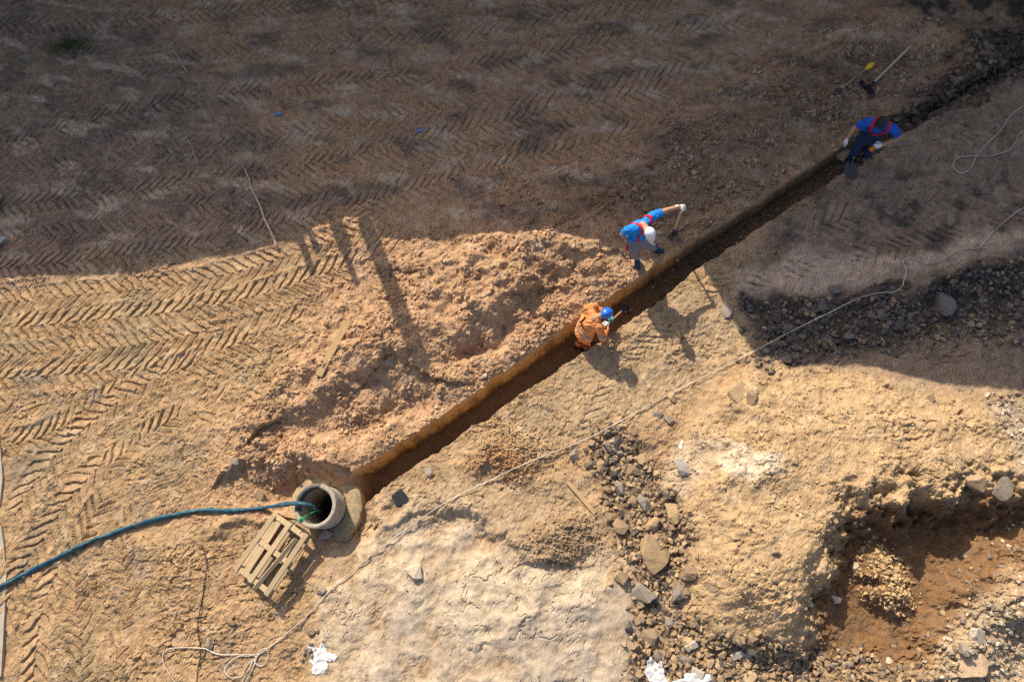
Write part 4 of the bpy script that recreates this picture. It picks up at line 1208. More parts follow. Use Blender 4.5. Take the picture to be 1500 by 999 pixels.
def scatter(name, label, cat, mask, count, smin, smax, tint=None, seed=0, shapes=None, power=2.2, sink=0.25, mix=0.5, gain=1.0):
    """one mesh of many small lumps strewn over ground vertices weighted by mask"""
    global tri_total
    shapes = shapes or _ico
    r = np.random.default_rng(seed)
    w = np.clip(mask, 0, None); w = w / w.sum()
    idx = np.searchsorted(np.cumsum(w), r.random(count))
    idx = np.clip(idx, 0, len(X) - 1)
    s = smin + (smax - smin) * r.random(count) ** power
    x = X[idx] + r.uniform(-.01, .01, count); y = Y[idx] + r.uniform(-.01, .01, count); z = Z[idx] + s * (0.5 - sink) * 0.6
    ang = r.random(count) * 2 * PI
    col = COLR[idx] * gain * (0.75 + 0.5 * r.random((count, 1)))
    if tint is not None:
        t = np.array(tint)[r.integers(0, len(tint), count)]
        col = col * (1 - mix) + t * mix
        col *= (0.8 + 0.4 * r.random((count, 1)))
    kind = r.integers(0, len(shapes), count)
    Vs = []; Fs = []; Cs = []; base = 0
    for k, (V, F) in enumerate(shapes):
        j = np.nonzero(kind == k)[0]
        if len(j) == 0: continue
        ca, sa = np.cos(ang[j]), np.sin(ang[j])
        tl = r.uniform(-0.6, 0.6, len(j))
        vx, vy, vz = V[:, 0][None], V[:, 1][None], V[:, 2][None]
        vy2 = vy * np.cos(tl)[:, None] - vz * np.sin(tl)[:, None]; vz2 = vy * np.sin(tl)[:, None] + vz * np.cos(tl)[:, None]
        hs = (s[j] / 2)[:, None]
        Px = (vx * ca[:, None] - vy2 * sa[:, None]) * hs + x[j][:, None]
        Py = (vx * sa[:, None] + vy2 * ca[:, None]) * hs + y[j][:, None]
        Pz = vz2 * hs + z[j][:, None]
        Vs.append(np.stack([Px, Py, Pz], 2).reshape(-1, 3))
        Fs.append((F[None] + (base + np.arange(len(j)) * len(V))[:, None, None]).reshape(-1, 3))
        Cs.append(np.repeat(col[j], len(V), 0))
        base += len(j) * len(V)
    V = np.concatenate(Vs); F = np.concatenate(Fs); C = np.clip(np.concatenate(Cs), 0.01, 0.8)
    tri_total += len(F)
    o = link(name, mesh_from_arrays(name, V, F, False, C), M_EARTH)
    stuff(o); tag(o, label, cat)
    return o
nottr = (1 - TR) * (rw > 0.85)
PM = lambda pts, f: poly_mask(pts, WX, WY, f)
z_spoil = PM([(600, 350), (520, 440), (450, 500), (400, 620), (360, 690), (380, 740), (500, 730), (540, 690), (960, 395), (920, 350), (840, 330), (740, 350)], .7) * nottr
z_north = PM([(880, 330), (930, 240), (1080, 120), (1260, 40), (1420, 40), (1440, 100), (1300, 160), (1000, 360), (920, 350)], .8) * nottr
z_mound = np.clip(mound * (1 - pitcut) + pitcut * 0.12, 0, 1) * nottr
z_rub = np.clip(PM([(870, 640), (930, 640), (1000, 740), (1000, 900), (1050, 930), (1230, 960), (1340, 985), (1340, 1040), (940, 1040), (935, 850), (895, 760)], .4), 0, 1)
z_dark = PM([(1105, 440), (1290, 430), (1520, 380), (1520, 500), (1330, 505), (1120, 545)], .35)
z_east = np.clip(PM([(1420, 890), (1520, 760), (1560, 1060), (1290, 1060), (1370, 960)], .4) + PM([(1440, 600), (1560, 570), (1560, 740), (1480, 720)], .5), 0, 1)
z_any = nottr * (1 - 0.7 * pale)
clump = sm(0.0, 0.45, N2)
scatter("earth_clods", "tan earth clods covering the spoil bank along the trench", "clods", z_spoil * (0.10 + clump), 6500, .02, .13, None, 1, _ang, 4.5, sink=.5, gain=1.05)
scatter("earth_clods", "brown earth clods and small stones on the shaded bank", "clods", z_north * (0.15 + clump), 4200, .02, .14, [(0.36, 0.24, 0.15), (0.2, 0.14, 0.09), (0.42, 0.32, 0.22)], 2, _ang, 3.2)
scatter("earth_clods", "fine clods on the dirt mound by the wet pit", "clods", z_mound * (0.10 + clump), 3000, .02, .09, None, 3, _ang, 4, sink=.5)
scatter("gravel", "loose gravel filling the gaps of the rubble line", "gravel", z_rub, 4600, .03, .17, [T_TAN, T_BRN, T_BRN, T_DARK, T_TAN], 4, _ang, 2.2, mix=.9)
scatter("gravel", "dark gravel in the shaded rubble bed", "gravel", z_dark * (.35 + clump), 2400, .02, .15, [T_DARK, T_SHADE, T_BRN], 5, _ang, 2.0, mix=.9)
scatter("gravel", "pale gravel on the bank right of the wet pit", "gravel", z_east, 2600, .025, .12, [T_PALE, T_GREY, T_TAN], 6, _ang, 2.4, mix=.8)
scatter("earth_clods", "broken clods along the crumbling pit lip", "clods", 4 * pitcut * (1 - pitcut), 800, .02, .15, None, 17, _ang, 3.0, sink=.45)
scatter("earth_clods", "sunlit crumbs piled inside the wet pit", "clods", blob(1303, 845, .34, .55, 20, 1.6), 800, .02, .10, [(0.50, 0.34, 0.17)], 7, _ang, 2.0, mix=.9)
scatter("earth_clods", "orange brown crumbs of the small heap south of the trench", "clods", blob(735, 668, .58, .42, 25, 1.6) + .8 * blob(835, 785, .5, .3, 0, 1.4), 2200, .02, .07, None, 8, _oct, 2.5)
scatter("earth_clods", "dark lumps lying on the trench floor", "clods", TR * sm(TX(868), TX(948), X) * (inside > .9), 500, .03, .14, [(0.13, 0.09, 0.06), (0.2, 0.13, 0.07)], 9, _ang, 2.0, mix=.7)
scatter("earth_clods", "dark crumbly lumps in the rough far end of the trench", "clods", sm(-.02, .05, din) * sm(TX(1215), TX(1270), X) + .25 * PM([(1330, 170), (1400, 60), (1520, 20), (1520, 110), (1400, 150)], .4), 2000, .03, .20, [(0.12, 0.085, 0.06), (0.2, 0.14, 0.09), (0.07, 0.055, 0.045)], 19, _ang, 2.2, mix=.8)
scatter("grit", "fine grit scattered over the whole ground", "grit", z_any * (0.10 + sm(-0.05, 0.5, N2) + 0.7 * z_spoil + .4 * z_mound), 18000, .013, .045, [(0.42, 0.31, 0.2), (0.24, 0.18, 0.12), (0.3, 0.27, 0.23)], 10, _oct, 3.0, mix=.5)
scatter("grit", "small grit specks on the pale hard ground", "grit", pale, 1500, .008, .03, [T_PALE, T_TAN], 11, _oct, 3.5, mix=.5)
print("scatter tris", tri_total)

# ------------------------------------------------------------------ tools
M_HANDLE = wood("tool_handle_wood", (0.50, 0.36, 0.20))
M_HANDLEP = wood("pale_handle_wood", (0.56, 0.48, 0.36))
M_BLADE = plain("worn_shovel_steel", (0.10, 0.095, 0.09), 0.5, 0.4, 14, 0.2, metal=0.4)
M_BLACK = plain("black_plastic", (0.012, 0.013, 0.016), 0.5, 0.3)
M_YELLOW = plain("yellow_plastic", (0.90, 0.55, 0.02), 0.45, 0.1)
def blade_mesh(L=0.30, W=0.22, curve=0.035):
    m_ = MB(); V = []; F = []; nu, nv = 11, 9
    for i in range(nu):
        u = i / (nu - 1)
        w = W / 2 * (1.0 if u < 0.55 else math.sqrt(max(0.02, 1 - ((u - 0.55) / 0.47) ** 2)))
        for j in range(nv):
            v = j / (nv - 1) * 2 - 1
            V.append((u * L, v * w, curve * (v * v) - 0.02 * math.sin(u * 2)))
    for i in range(nu - 1):
        for j in range(nv - 1): F.append((i * nv + j, (i + 1) * nv + j, (i + 1) * nv + j + 1, i * nv + j + 1))
    m_.add(V, F); return m_
def shovel(name, label, top, tip, handle_mat, grip=None, bl=0.30, bw=0.22, up=None, r=0.018):
    """tool whose handle runs from top to the blade tip"""
    top = Vector(top); tip = Vector(tip); d = tip - top; L = d.length
    t = thing(name, label, "shovel", tip)
    X_ = d.normalized(); Z_ = Vector(up or (0, 0, 1)); Z_ = (Z_ - X_ * Z_.dot(X_)).normalized(); Y_ = Z_.cross(X_)
    t.rotation_euler = Matrix((X_, Y_, Z_)).transposed().to_euler()
    m_ = MB(); m_.tube([(-L, 0, 0), (-L * .6, 0, .006), (-bl - .02, 0, 0.0)], [r * .95, r, r * 1.05], 12, round_cap=True); m_.build("handle", handle_mat, t)
    s_ = MB(); s_.tube([(-bl - .12, 0, 0), (-bl - .02, 0, -.002), (-bl + .04, 0, -.01)], [r * 1.25, r * 1.4, r * .9], 12)
    b_ = blade_mesh(bl, bw); b_.v = [(x - bl, y, z) for x, y, z in b_.v]
    bo = b_.build("blade", M_BLADE, t); md = bo.modifiers.new("thickness", 'SOLIDIFY'); md.thickness = 0.004
    s_.build("socket", M_BLADE, bo)
    if grip is not None:
        g = MB(); g.tube([(-L - .02, 0, 0), (-L + .06, 0, 0), (-L + .17, 0, 0)], [.036, .058, .026], 12, round_cap=True, ref=(0, 0, 1)); g.build("grip", grip, t)
    return t
a = px_on(1275, 98); b = px_on(1220, 141)
shovel("shovel", "shovel with a yellow grip lying on the shaded bank", a + Vector((0, 0, .06)), b + Vector((0, 0, .05)), M_HANDLE, M_YELLOW, .16, .10, None, .018)
# rake / hoe with black head
a = px_on(1331, 72) + Vector((0, 0, .07)); b = px_on(1272, 130) + Vector((0, 0, .06))
t = thing("rake", "pale-handled tool with a black head lying on the shaded bank", "rake", b)
d = a - b; Lh = d.length
q = d.to_track_quat('X', 'Z'); t.rotation_euler = q.to_euler()
m = MB(); m.tube([(0.12, 0, 0), (Lh * .5, 0, .004), (Lh, 0, 0)], [.020, .021, .022], 12, round_cap=True); m.build("handle", M_HANDLEP, t)
m = MB(); m.tube([(-.02, 0, 0), (.14, 0, 0)], [.022, .028], 12); m.build("socket", M_BLACK, t)
hd = MB(); hd.box((-.03, 0, 0), (.10, .06, .05))
hd.tube([(-.03, 0, 0), (-.06, .10, 0), (-.02, .19, .01)], [(.055, .02), (.05, .02), (.045, .015)], 10, ref=(1, 0, 0))
hd.tube([(-.03, 0, 0), (-.08, -.08, .0), (-.10, -.15, .01)], [(.055, .02), (.06, .02), (.055, .015)], 10, ref=(1, 0, 0))
hd.build("head", M_BLACK, t)

# ------------------------------------------------------------------ people
def remeshed(name, mb, voxel, material, parent, smooth_it=4, noise=0.0, nscale=9.0, seed=0):
    me = mb.mesh(name, True)
    o = bpy.data.objects.new(name + "_tmp", me); COL.objects.link(o)
    r = o.modifiers.new("r", 'REMESH'); r.mode = 'VOXEL'; r.voxel_size = voxel; r.use_smooth_shade = True
    s = o.modifiers.new("s", 'SMOOTH'); s.factor = 0.5; s.iterations = smooth_it
    dg = bpy.context.evaluated_depsgraph_get()
    me2 = bpy.data.meshes.new_from_object(o.evaluated_get(dg))
    bpy.data.objects.remove(o); bpy.data.meshes.remove(me)
    me2.name = name
    me2.materials.clear(); me2.materials.append(material)
    n = len(me2.vertices)
    if noise:
        co = np.zeros(n * 3, np.float32); me2.vertices.foreach_get("co", co); co = co.reshape(-1, 3)
        no = np.zeros(n * 3, np.float32); me2.vertices.foreach_get("normal", no); no = no.reshape(-1, 3)
        f = perlin(co[:, 0] * nscale + seed, (co[:, 1] + co[:, 2]) * nscale) + 0.5 * perlin(co[:, 1] * nscale * 2 + seed, (co[:, 2] - co[:, 0]) * nscale * 2)
        f = np.abs(f) - 0.25
        me2.vertices.foreach_set("co", (co + no * (f * noise)[:, None]).astype(np.float32).ravel())
    me2.polygons.foreach_set("use_smooth", [True] * len(me2.polygons)); me2.update()
    return link(name, me2, material, parent)
def lerp(a, b, t): return Vector(a) * (1 - t) + Vector(b) * t
def limb(mb, A, B, C, r):
    """two-segment limb with muscle taper; r = (root, mid upper, joint, mid lower, end)"""
    P = [A, lerp(A, B, .5), B, lerp(B, C, .4), C]
    mb.tube(P, list(r), 14, round_cap=True)
def hand(mb, W, F, N, side, curl=0.6, size=1.0):
    """gloved hand: W wrist, F finger direction, N back-of-hand normal, side +1/-1 thumb side"""
    W = Vector(W); F = Vector(F).normalized(); N = (Vector(N) - F * Vector(N).dot(F)).normalized(); S = N.cross(F) * side
    k = size
    mb.tube([W - F * .05 * k, W, W + F * .05 * k, W + F * .095 * k], [(.032 * k, .030 * k), (.030 * k, .024 * k), (.042 * k, .020 * k), (.040 * k, .016 * k)], 12, ref=S, round_cap=True)
    for i, (o, L) in enumerate(((-.033, .062), (-.011, .078), (.011, .085), (.032, .076))):
        p0 = W + F * .09 * k + S * o * k
        a1 = curl * 0.8; a2 = curl * 1.9; a3 = curl * 2.7
        p1 = p0 + (F * math.cos(a1) - N * math.sin(a1)) * L * .45 * k
        p2 = p1 + (F * math.cos(a2) - N * math.sin(a2)) * L * .33 * k
        p3 = p2 + (F * math.cos(a3) - N * math.sin(a3)) * L * .26 * k
        mb.tube([p0 - F * .02, p0, p1, p2, p3], [.0105 * k, .0110 * k, .0105 * k, .0100 * k, .0085 * k], 8, round_cap=True)
    t0 = W + F * .025 * k + S * .032 * k
    t1 = t0 + (F * .6 + S * .75 - N * .2 * curl).normalized() * .045 * k
    t2 = t1 + (F * .9 + S * (.35 - .5 * curl) - N * .7 * curl).normalized() * .035 * k
    mb.tube([t0 - S * .02, t0, t1, t2], [.014 * k, .0145 * k, .012 * k, .0095 * k], 8, round_cap=True)
def head(mb, C, fwd, up):
    """C head centre"""
    C = Vector(C); f = Vector(fwd).normalized(); u = Vector(up); u = (u - f * u.dot(f)).normalized(); s = u.cross(f)
    R = Matrix((f, s, u)).transposed()
    mb.ell(C + u * .02, (.098, .078, .108), R)
    mb.ell(C + f * .022 - u * .055, (.070, .058, .068), R)          # jaw
    mb.tube([C + f * .088 + u * .012, C + f * .106 - u * .018], [.010, .016], 8, round_cap=True)   # nose
    mb.tube([C + f * .080 + u * .034 - s * .045, C + f * .093 + u * .036, C + f * .080 + u * .034 + s * .045], [.010, .011, .010], 8, round_cap=True)  # brow
    mb.tube([C + f * .078 - u * .058 - s * .024, C + f * .090 - u * .058, C + f * .078 - u * .058 + s * .024], [.007, .009, .007], 8, round_cap=True)   # lips
    for k in (-1, 1): mb.ell(C + s * k * .080 - f * .012, (.020, .010, .032), R, 10, 7)
    return R
def torso_tube(mb, pelvis, chest, neck, side, w, scale=1.0):
    """side = unit vector across the shoulders; w = (waist, chest, shoulder)"""
    P = [pelvis - (chest - pelvis).normalized() * .06, pelvis, lerp(pelvis, chest, .5), chest, lerp(chest, neck, .55), lerp(chest, neck, .85)]
    R = [(w[0], .105 * scale), (w[0], .115 * scale), (w[0] * .97, .115 * scale), (w[1], .125 * scale), (w[2], .095 * scale), (w[2] * .5, .065 * scale)]
    mb.tube(P, R, 20, ref=side, round_cap=True)
def strap(name, body, pts, width, material, parent, off=0.010):
    """ribbon pressed onto the surface of a clothing mesh"""
    me = body.data
    bvh = BVHTree.FromPolygons([v.co[:] for v in me.vertices], [p.vertices[:] for p in me.polygons])
    C = []; Nn = []
    sp = smooth_path([tuple(p) for p in pts], 7)
    for p in sp:
        loc, nor, _, _ = bvh.find_nearest(Vector(p))
        C.append(loc); Nn.append(nor)
    for _ in range(2):
        Nn = [(Nn[max(i - 1, 0)] + Nn[i] + Nn[min(i + 1, len(Nn) - 1)]).normalized() for i in range(len(Nn))]
        C = [C[0]] + [(C[i - 1] + C[i] * 2 + C[i + 1]) / 4 for i in range(1, len(C) - 1)] + [C[-1]]
    V = []; F = []
    for i in range(len(C)):
        t = (C[min(i + 1, len(C) - 1)] - C[max(i - 1, 0)]).normalized(); s = t.cross(Nn[i]).normalized()
        for k in (-1, 0, 1): V.append(C[i] + s * k * width / 2 + Nn[i] * (off - (0.004 if k else 0)))
    for i in range(len(C) - 1):
        for k in (0, 1): F.append((i * 3 + k, i * 3 + k + 1, (i + 1) * 3 + k + 1, (i + 1) * 3 + k))
    m_ = MB(); m_.add(V, F); o = m_.build(name, material, parent)
    md = o.modifiers.new("thickness", 'SOLIDIFY'); md.thickness = 0.005; md.offset = 0
    return o
def boot(name, A, ankle, fwd, material, parent, z):
    """boot standing at ground height z"""
    f = Vector((fwd[0], fwd[1], 0)).normalized(); s = Vector((-f.y, f.x, 0))
    m_ = MB(); an = Vector(ankle)
    m_.tube([an + Vector((0, 0, .10)), an, Vector((an.x, an.y, z + .07))], [.060, .056, .058], 12, round_cap=True)
    b0 = Vector((an.x, an.y, z)) - f * .07
    m_.tube([b0 + Vector((0, 0, .05)), b0 + f * .07 + Vector((0, 0, .06)), b0 + f * .17 + Vector((0, 0, .045)), b0 + f * .25 + Vector((0, 0, .035))], [(.042, .05), (.045, .058), (.052, .043), (.044, .032)], 12, ref=s, round_cap=True)
    o = remeshed(name, m_, 0.011, material, parent, 2)
    so = MB(); so.tube([b0 + Vector((0, 0, .012)) - f * .02, b0 + f * .10 + Vector((0, 0, .012)), b0 + f * .20 + Vector((0, 0, .012)), b0 + f * .275 + Vector((0, 0, .012))], [(.046, .012), (.046, .012), (.055, .012), (.035, .012)], 14, ref=s)
    so.build("sole", M_BLACK, o)
    return o
M_SKIN = plain("tanned_skin", (0.48, 0.25, 0.15), 0.55, 0.1, 20)
M_BLUE = plain("bright_blue_shirt", (0.02, 0.22, 0.62), 0.9, 0.32, 9)
M_BLUE2 = plain("royal_blue_shirt", (0.02, 0.095, 0.44), 0.9, 0.35, 9)
M_RED = plain("red_webbing", (0.55, 0.015, 0.03), 0.7, 0.15)
M_GREYT = plain("grey_work_cloth", (0.20, 0.185, 0.195), 0.9, 0.2, 12)
M_NAVY = plain("navy_work_cloth", (0.022, 0.036, 0.075), 0.9, 0.25, 12)
M_ORANGE = plain("orange_work_cloth", (0.76, 0.27, 0.085), 0.9, 0.30, 8)
M_REFL = plain("grey_reflective_tape", (0.36, 0.33, 0.28), 0.5, 0.15)
M_WGLOVE = plain("white_cotton_glove", (0.74, 0.73, 0.70), 0.9, 0.1, 40)
M_GGLOVE = plain("green_palm_glove", (0.10, 0.36, 0.30), 0.8, 0.25, 40)
M_CAPW = plain("white_cap", (0.72, 0.72, 0.74), 0.5, 0.06, 10)
M_CAPB = plain("blue_hard_hat", (0.015, 0.13, 0.55), 0.28, 0.08, 10, spec=0.5)
M_HAIR = plain("black_hair", (0.008, 0.007, 0.008), 0.45, 0.3, 60, 0.6, 0.01, spec=0.4)
M_BOOT = plain("dark_blue_boots", (0.025, 0.055, 0.10), 0.6, 0.35, 18)
M_ORBAG = plain("orange_case", (0.75, 0.20, 0.01), 0.4, 0.1)
M_EYE = plain("eye", (0.02, 0.015, 0.012), 0.2, 0.1)
def cap(name, C, R, material, parent, hard=False):
    """shell over the crown with a peak; R columns = fwd, side, up"""
    f, s, u = (R.col[i].copy() for i in range(3))
    C = Vector(C); V = []; F = []; n = 28; m_n = 9
    r = (.128, .106, .118) if hard else (.112, .092, .108)
    for j in range(m_n + 1):
        th = (PI / 2) * (j / m_n) * 1.04
        for k in range(n):
            ph = 2 * PI * k / n
            rib = 0.004 * max(0, math.cos(ph * 1.0) ** 8) if hard else 0
            V.append(C + u * .035 + f * ((r[0] + rib) * math.sin(th) * math.cos(ph)) + s * (r[1] * math.sin(th) * math.sin(ph)) + u * ((r[2] + 0.010 * (abs(math.sin(ph)) < 0.16) * hard) * math.cos(th)))
    for j in range(m_n):
        for k in range(n):
            k2 = (k + 1) % n; F.append((j * n + k, (j + 1) * n + k, (j + 1) * n + k2, j * n + k2))
    m_ = MB(); m_.add(V, F); o = m_.build(name, material, parent)
    md = o.modifiers.new("thickness", 'SOLIDIFY'); md.thickness = 0.004
    V = []; F = []; nn = 15
    for k in range(nn):
        ph = -1.15 + 2.3 * k / (nn - 1)
        for q, (e, dz_) in enumerate(((0.97, 0), (1.0 + (.30 if hard else .62) * math.cos(ph) ** 1.5, -.018))):
            V.append(C + u * (.030 + dz_) + f * (r[0] * e * math.cos(ph)) + s * (r[1] * (1 if q == 0 else 1.0 + .04) * math.sin(ph)))
    for k in range(nn - 1): F.append((2 * k, 2 * k + 1, 2 * k + 3, 2 * k + 2))
    m_ = MB(); m_.add(V, F); p_ = m_.build("peak", material, o); md = p_.modifiers.new("thickness", 'SOLIDIFY'); md.thickness = 0.005
    if hard:
        m_ = MB(); m_.tube([C + u * (.035 + .119 * math.cos(a)) + f * .129 * math.sin(a) for a in np.linspace(-1.2, 1.2, 14)], [(.012, .006)] * 14, 8, ref=s); m_.build("crest", material, o)
    return o
def eyes(C, R, parent):
    f, s, u = (R.col[i].copy() for i in range(3))
    for k in (-1, 1):
        m_ = MB(); m_.ell(Vector(C) + f * .083 + s * k * .032 + u * .014, (.009, .012, .007), R, 10, 7); m_.build("eye", M_EYE, parent)

def person(label, base, fwd, J, clothes):
    """J: joints in local metres (x = forward, y = left, z = up) from base"""
    t = thing("person", label, "person", base)
    f = Vector((fwd[0], fwd[1], 0)).normalized(); l = Vector((-f.y, f.x, 0))
    def w(p): return f * p[0] + l * p[1] + Vector((0, 0, p[2]))
    K = {k: w(v) for k, v in J.items() if not k.startswith('_')}
    up = (K['head'] - K['neck']).normalized()
    hf = w(J['_look']).normalized()
    # one continuous body
    mb = MB()
    hr = head(mb, K['head'], hf, up if abs(up.dot(hf)) < .9 else Vector((0, 0, 1)))
    mb.tube([K['neck'] - up * .05, K['neck'], K['head'] - up * .02], [.066, .058, .056], 14, round_cap=True)
    side = (K['sl'] - K['sr']).normalized()
    torso_tube(mb, K['pelvis'], K['chest'], K['neck'], side, (.14, .15, .15), .85)
    for q in ('l', 'r'):
        limb(mb, K['s' + q], K['e' + q], K['w' + q], (.054, .052, .044, .043, .033))
        limb(mb, K['h' + q], K['k' + q], K['a' + q], (.075, .066, .050, .046, .035))
    body = remeshed("body", mb, 0.011, M_SKIN, t, 3)
    eyes(K['head'], hr, body)
    # upper garment
    mb = MB(); torso_tube(mb, K['pelvis'] + (K['chest'] - K['pelvis']).normalized() * .10, K['chest'], K['neck'], side, clothes.get('tw', (.172, .188, .190)), clothes.get('td', 1.12))
    sl = clothes['sleeve']
    nb = lerp(K['chest'], K['neck'], .72)
    mb.tube([K['sr'], lerp(K['sr'], nb, .6), nb, lerp(K['sl'], nb, .6), K['sl']], [.080, .088, .090, .088, .080], 14, round_cap=True)
    mb.tube([lerp(K['chest'], K['pelvis'], .2), lerp(K['chest'], K['sl'], .75)], [.12, .085], 12, round_cap=True)
    mb.tube([lerp(K['chest'], K['pelvis'], .2), lerp(K['chest'], K['sr'], .75)], [.12, .085], 12, round_cap=True)
    mb.tube([nb, lerp(nb, K['neck'], 1.15)], [.088, .070], 12, round_cap=False)
    for q in ('l', 'r'):
        A, B, C = K['s' + q], K['e' + q], K['w' + q]
        mb.ell(A, (.080, .080, .080))
        if sl <= 1.0:
            E = lerp(A, B, sl); mb.tube([lerp(A, B, -.05), lerp(A, B, sl * .5), E], [.078, .072, .070], 14, round_cap=False)
        else:
            mb.tube([lerp(A, B, -.05), lerp(A, B, .5), B, lerp(B, C, .5), lerp(B, C, .88)], [.080, .074, .066, .060, .052], 14, round_cap=True)
    shirt = remeshed(clothes['top_name'], mb, 0.012, clothes['top'], t, 3, 0.020, 10, 3)
    # trousers
    mb = MB(); pd = (K['chest'] - K['pelvis']).normalized()
    mb.tube([K['pelvis'] - pd * .10, K['pelvis'] - pd * .02, K['pelvis'] + pd * clothes.get('rise', .07)], [(.165, .125), (.178, .140), (.172, .132)], 18, ref=side, round_cap=False)
    for q in ('l', 'r'):
        A, B, C = K['h' + q], K['k' + q], K['a' + q]
        mb.tube([A, lerp(A, B, .5), B, lerp(B, C, .5), lerp(B, C, .92)], [.100, .090, .074, .072, .070], 14, round_cap=True)
    trousers = remeshed("trousers", mb, 0.012, clothes['bottom'], t, 3, 0.020, 9, 8)
    for q in ('l', 'r'):
        boot("boot", None, K['a' + q], w(J['_toe' + q]), clothes['boot'], t, J['_ground' + q])
    for q in ('l', 'r'):
        mb = MB(); hand(mb, K['w' + q], w(J['_f' + q]), w(J['_n' + q]), 1 if q == 'r' else -1, J.get('_curl' + q, .5), 1.08)
        remeshed("glove", mb, 0.0055, clothes['glove' + q], t, 1)
    return t, K, w, shirt, trousers, body, hr

def joints_from_photo(base, fwd, pts):
    """pts: joint -> (photo x, photo y, height above the feet); returns forward/left/up coordinates"""
    f = Vector((fwd[0], fwd[1], 0)).normalized(); l = Vector((-f.y, f.x, 0)); J = {}
    for k, (x, y, h) in pts.items():
        p = px(x, y, base.z + h); d = Vector((p[0], p[1], 0)) - Vector((base.x, base.y, 0))
        J[k] = (d.dot(f), d.dot(l), h)
    return J
def report(n, J):
    D = lambda a, b: round((Vector(J[a]) - Vector(J[b])).length, 2)
    print(n, {k: tuple(round(c, 2) for c in v) for k, v in J.items()})
    print(n, 'uarm', D('sl', 'el'), D('sr', 'er'), 'farm', D('el', 'wl'), D('er', 'wr'), 'sh', D('sl', 'sr'), 'thigh', D('hl', 'kl'), D('hr', 'kr'), 'shin', D('kl', 'al'), D('kr', 'ar'), 'spine', D('pelvis', 'chest'), D('chest', 'neck'), D('neck', 'head'))
# --- man in the bright blue shirt, left arm on a standing shovel
fl = px_on(960, 369); fr_ = px_on(934, 383)
fb = (fl + fr_) / 2; fb.z = min(fl.z, fr_.z)
fwdA = Vector((0.50, -0.87, 0)).normalized(); leftA = Vector((-fwdA.y, fwdA.x, 0))
def locA(p): d = p - fb; return (d.dot(fwdA), d.dot(leftA), d.z)
la = locA(fl); ra = locA(fr_)
JA = joints_from_photo(fb, fwdA, dict(head=(951, 341, 1.43), neck=(944, 332, 1.38), sl=(957, 316, 1.36), sr=(921, 337, 1.30), chest=(936, 333, 1.17), pelvis=(931, 355, .90),
    el=(977, 308, 1.30), wl=(995, 303, 1.25), er=(911, 344, 1.03), wr=(922, 352, .90), kl=(950, 361, .50), kr=(931, 369, .50), hand=(1003, 303, 1.22)))
hl_ = Vector(JA.pop('hand'))
pv = Vector(JA['pelvis'])
JA['hl'] = tuple(pv + Vector((0, .09, -.05))); JA['hr'] = tuple(pv + Vector((0, -.09, -.05)))
JA['al'] = (la[0] - .05, la[1], la[2] + .10); JA['ar'] = (ra[0] - .05, ra[1], ra[2] + .10)
d_ = (hl_ - Vector(JA['wl'])); wl = Vector(JA['wl'])
grip = wl + d_.normalized() * .08
report('A', JA)
JA.update(_look=(.75, .05, -.65), _toel=(.6, .55, 0), _toer=(.9, -.35, 0), _groundl=la[2], _groundr=ra[2],
          _fl=tuple(d_.normalized()), _nl=(0, .2, 1), _curll=1.1, _fr=(.5, .8, -.2), _nr=(-.3, -.5, .8), _curlr=.5)
tA, KA, wA, shA, trA, boA, hrA = person("man in a bright blue shirt, red braces and white cap leaning on a shovel", fb, fwdA, JA,
    dict(top=M_BLUE, top_name="shirt", sleeve=.62, bottom=M_GREYT, boot=M_BOOT, glovel=M_WGLOVE, glover=M_WGLOVE, rise=.10))
cap("cap", KA['head'], hrA, M_CAPW, tA)
def frame_of(K, w):
    sd = (K['sl'] - K['sr']).normalized(); sp = (K['neck'] - K['pelvis']).normalized()
    fw = sd.cross(sp).normalized()
    if fw.dot(w((1, 0, 0))) < 0: fw = -fw
    return sd, sp, fw
sd, sp, fw = frame_of(KA, wA)
for s_ in (-1, 1):
    o_ = sd * (.105 * s_); top = lerp(KA['chest'], KA['neck'], .75)
    strap("brace", shA, [KA['pelvis'] - fw * .22 + sd * (.08 * s_) + sp * .06, KA['chest'] - fw * .22 + o_ - sp * .06, lerp(KA['chest'], KA['neck'], .4) - fw * .2 + o_, top - fw * .10 + o_ + sp * .12, top + fw * .08 + o_ + sp * .12, KA['chest'] + fw * .22 + o_ + sp * .08, KA['chest'] + fw * .24 + o_ - sp * .10], .046, M_RED, tA)
hip = KA['hr'] - sd * .12
strap("brace", trA, [hip + sp * .12 - fw * .02, hip + sp * .05 + fw * .03, hip - sp * .06 + fw * .02], .06, M_RED, tA, .012)
G = fb + wA(tuple(grip))
tipA = px_on(984, 345)
tipA = Vector((tipA.x, tipA.y, tipA.z - .10))
topA = G + (G - tipA).normalized() * .03
shovel("shovel", "shovel standing upright in the dirt under the blue-shirted man's hand", topA, tipA, M_HANDLE, None, .28, .21, (0.3, -0.9, 0))

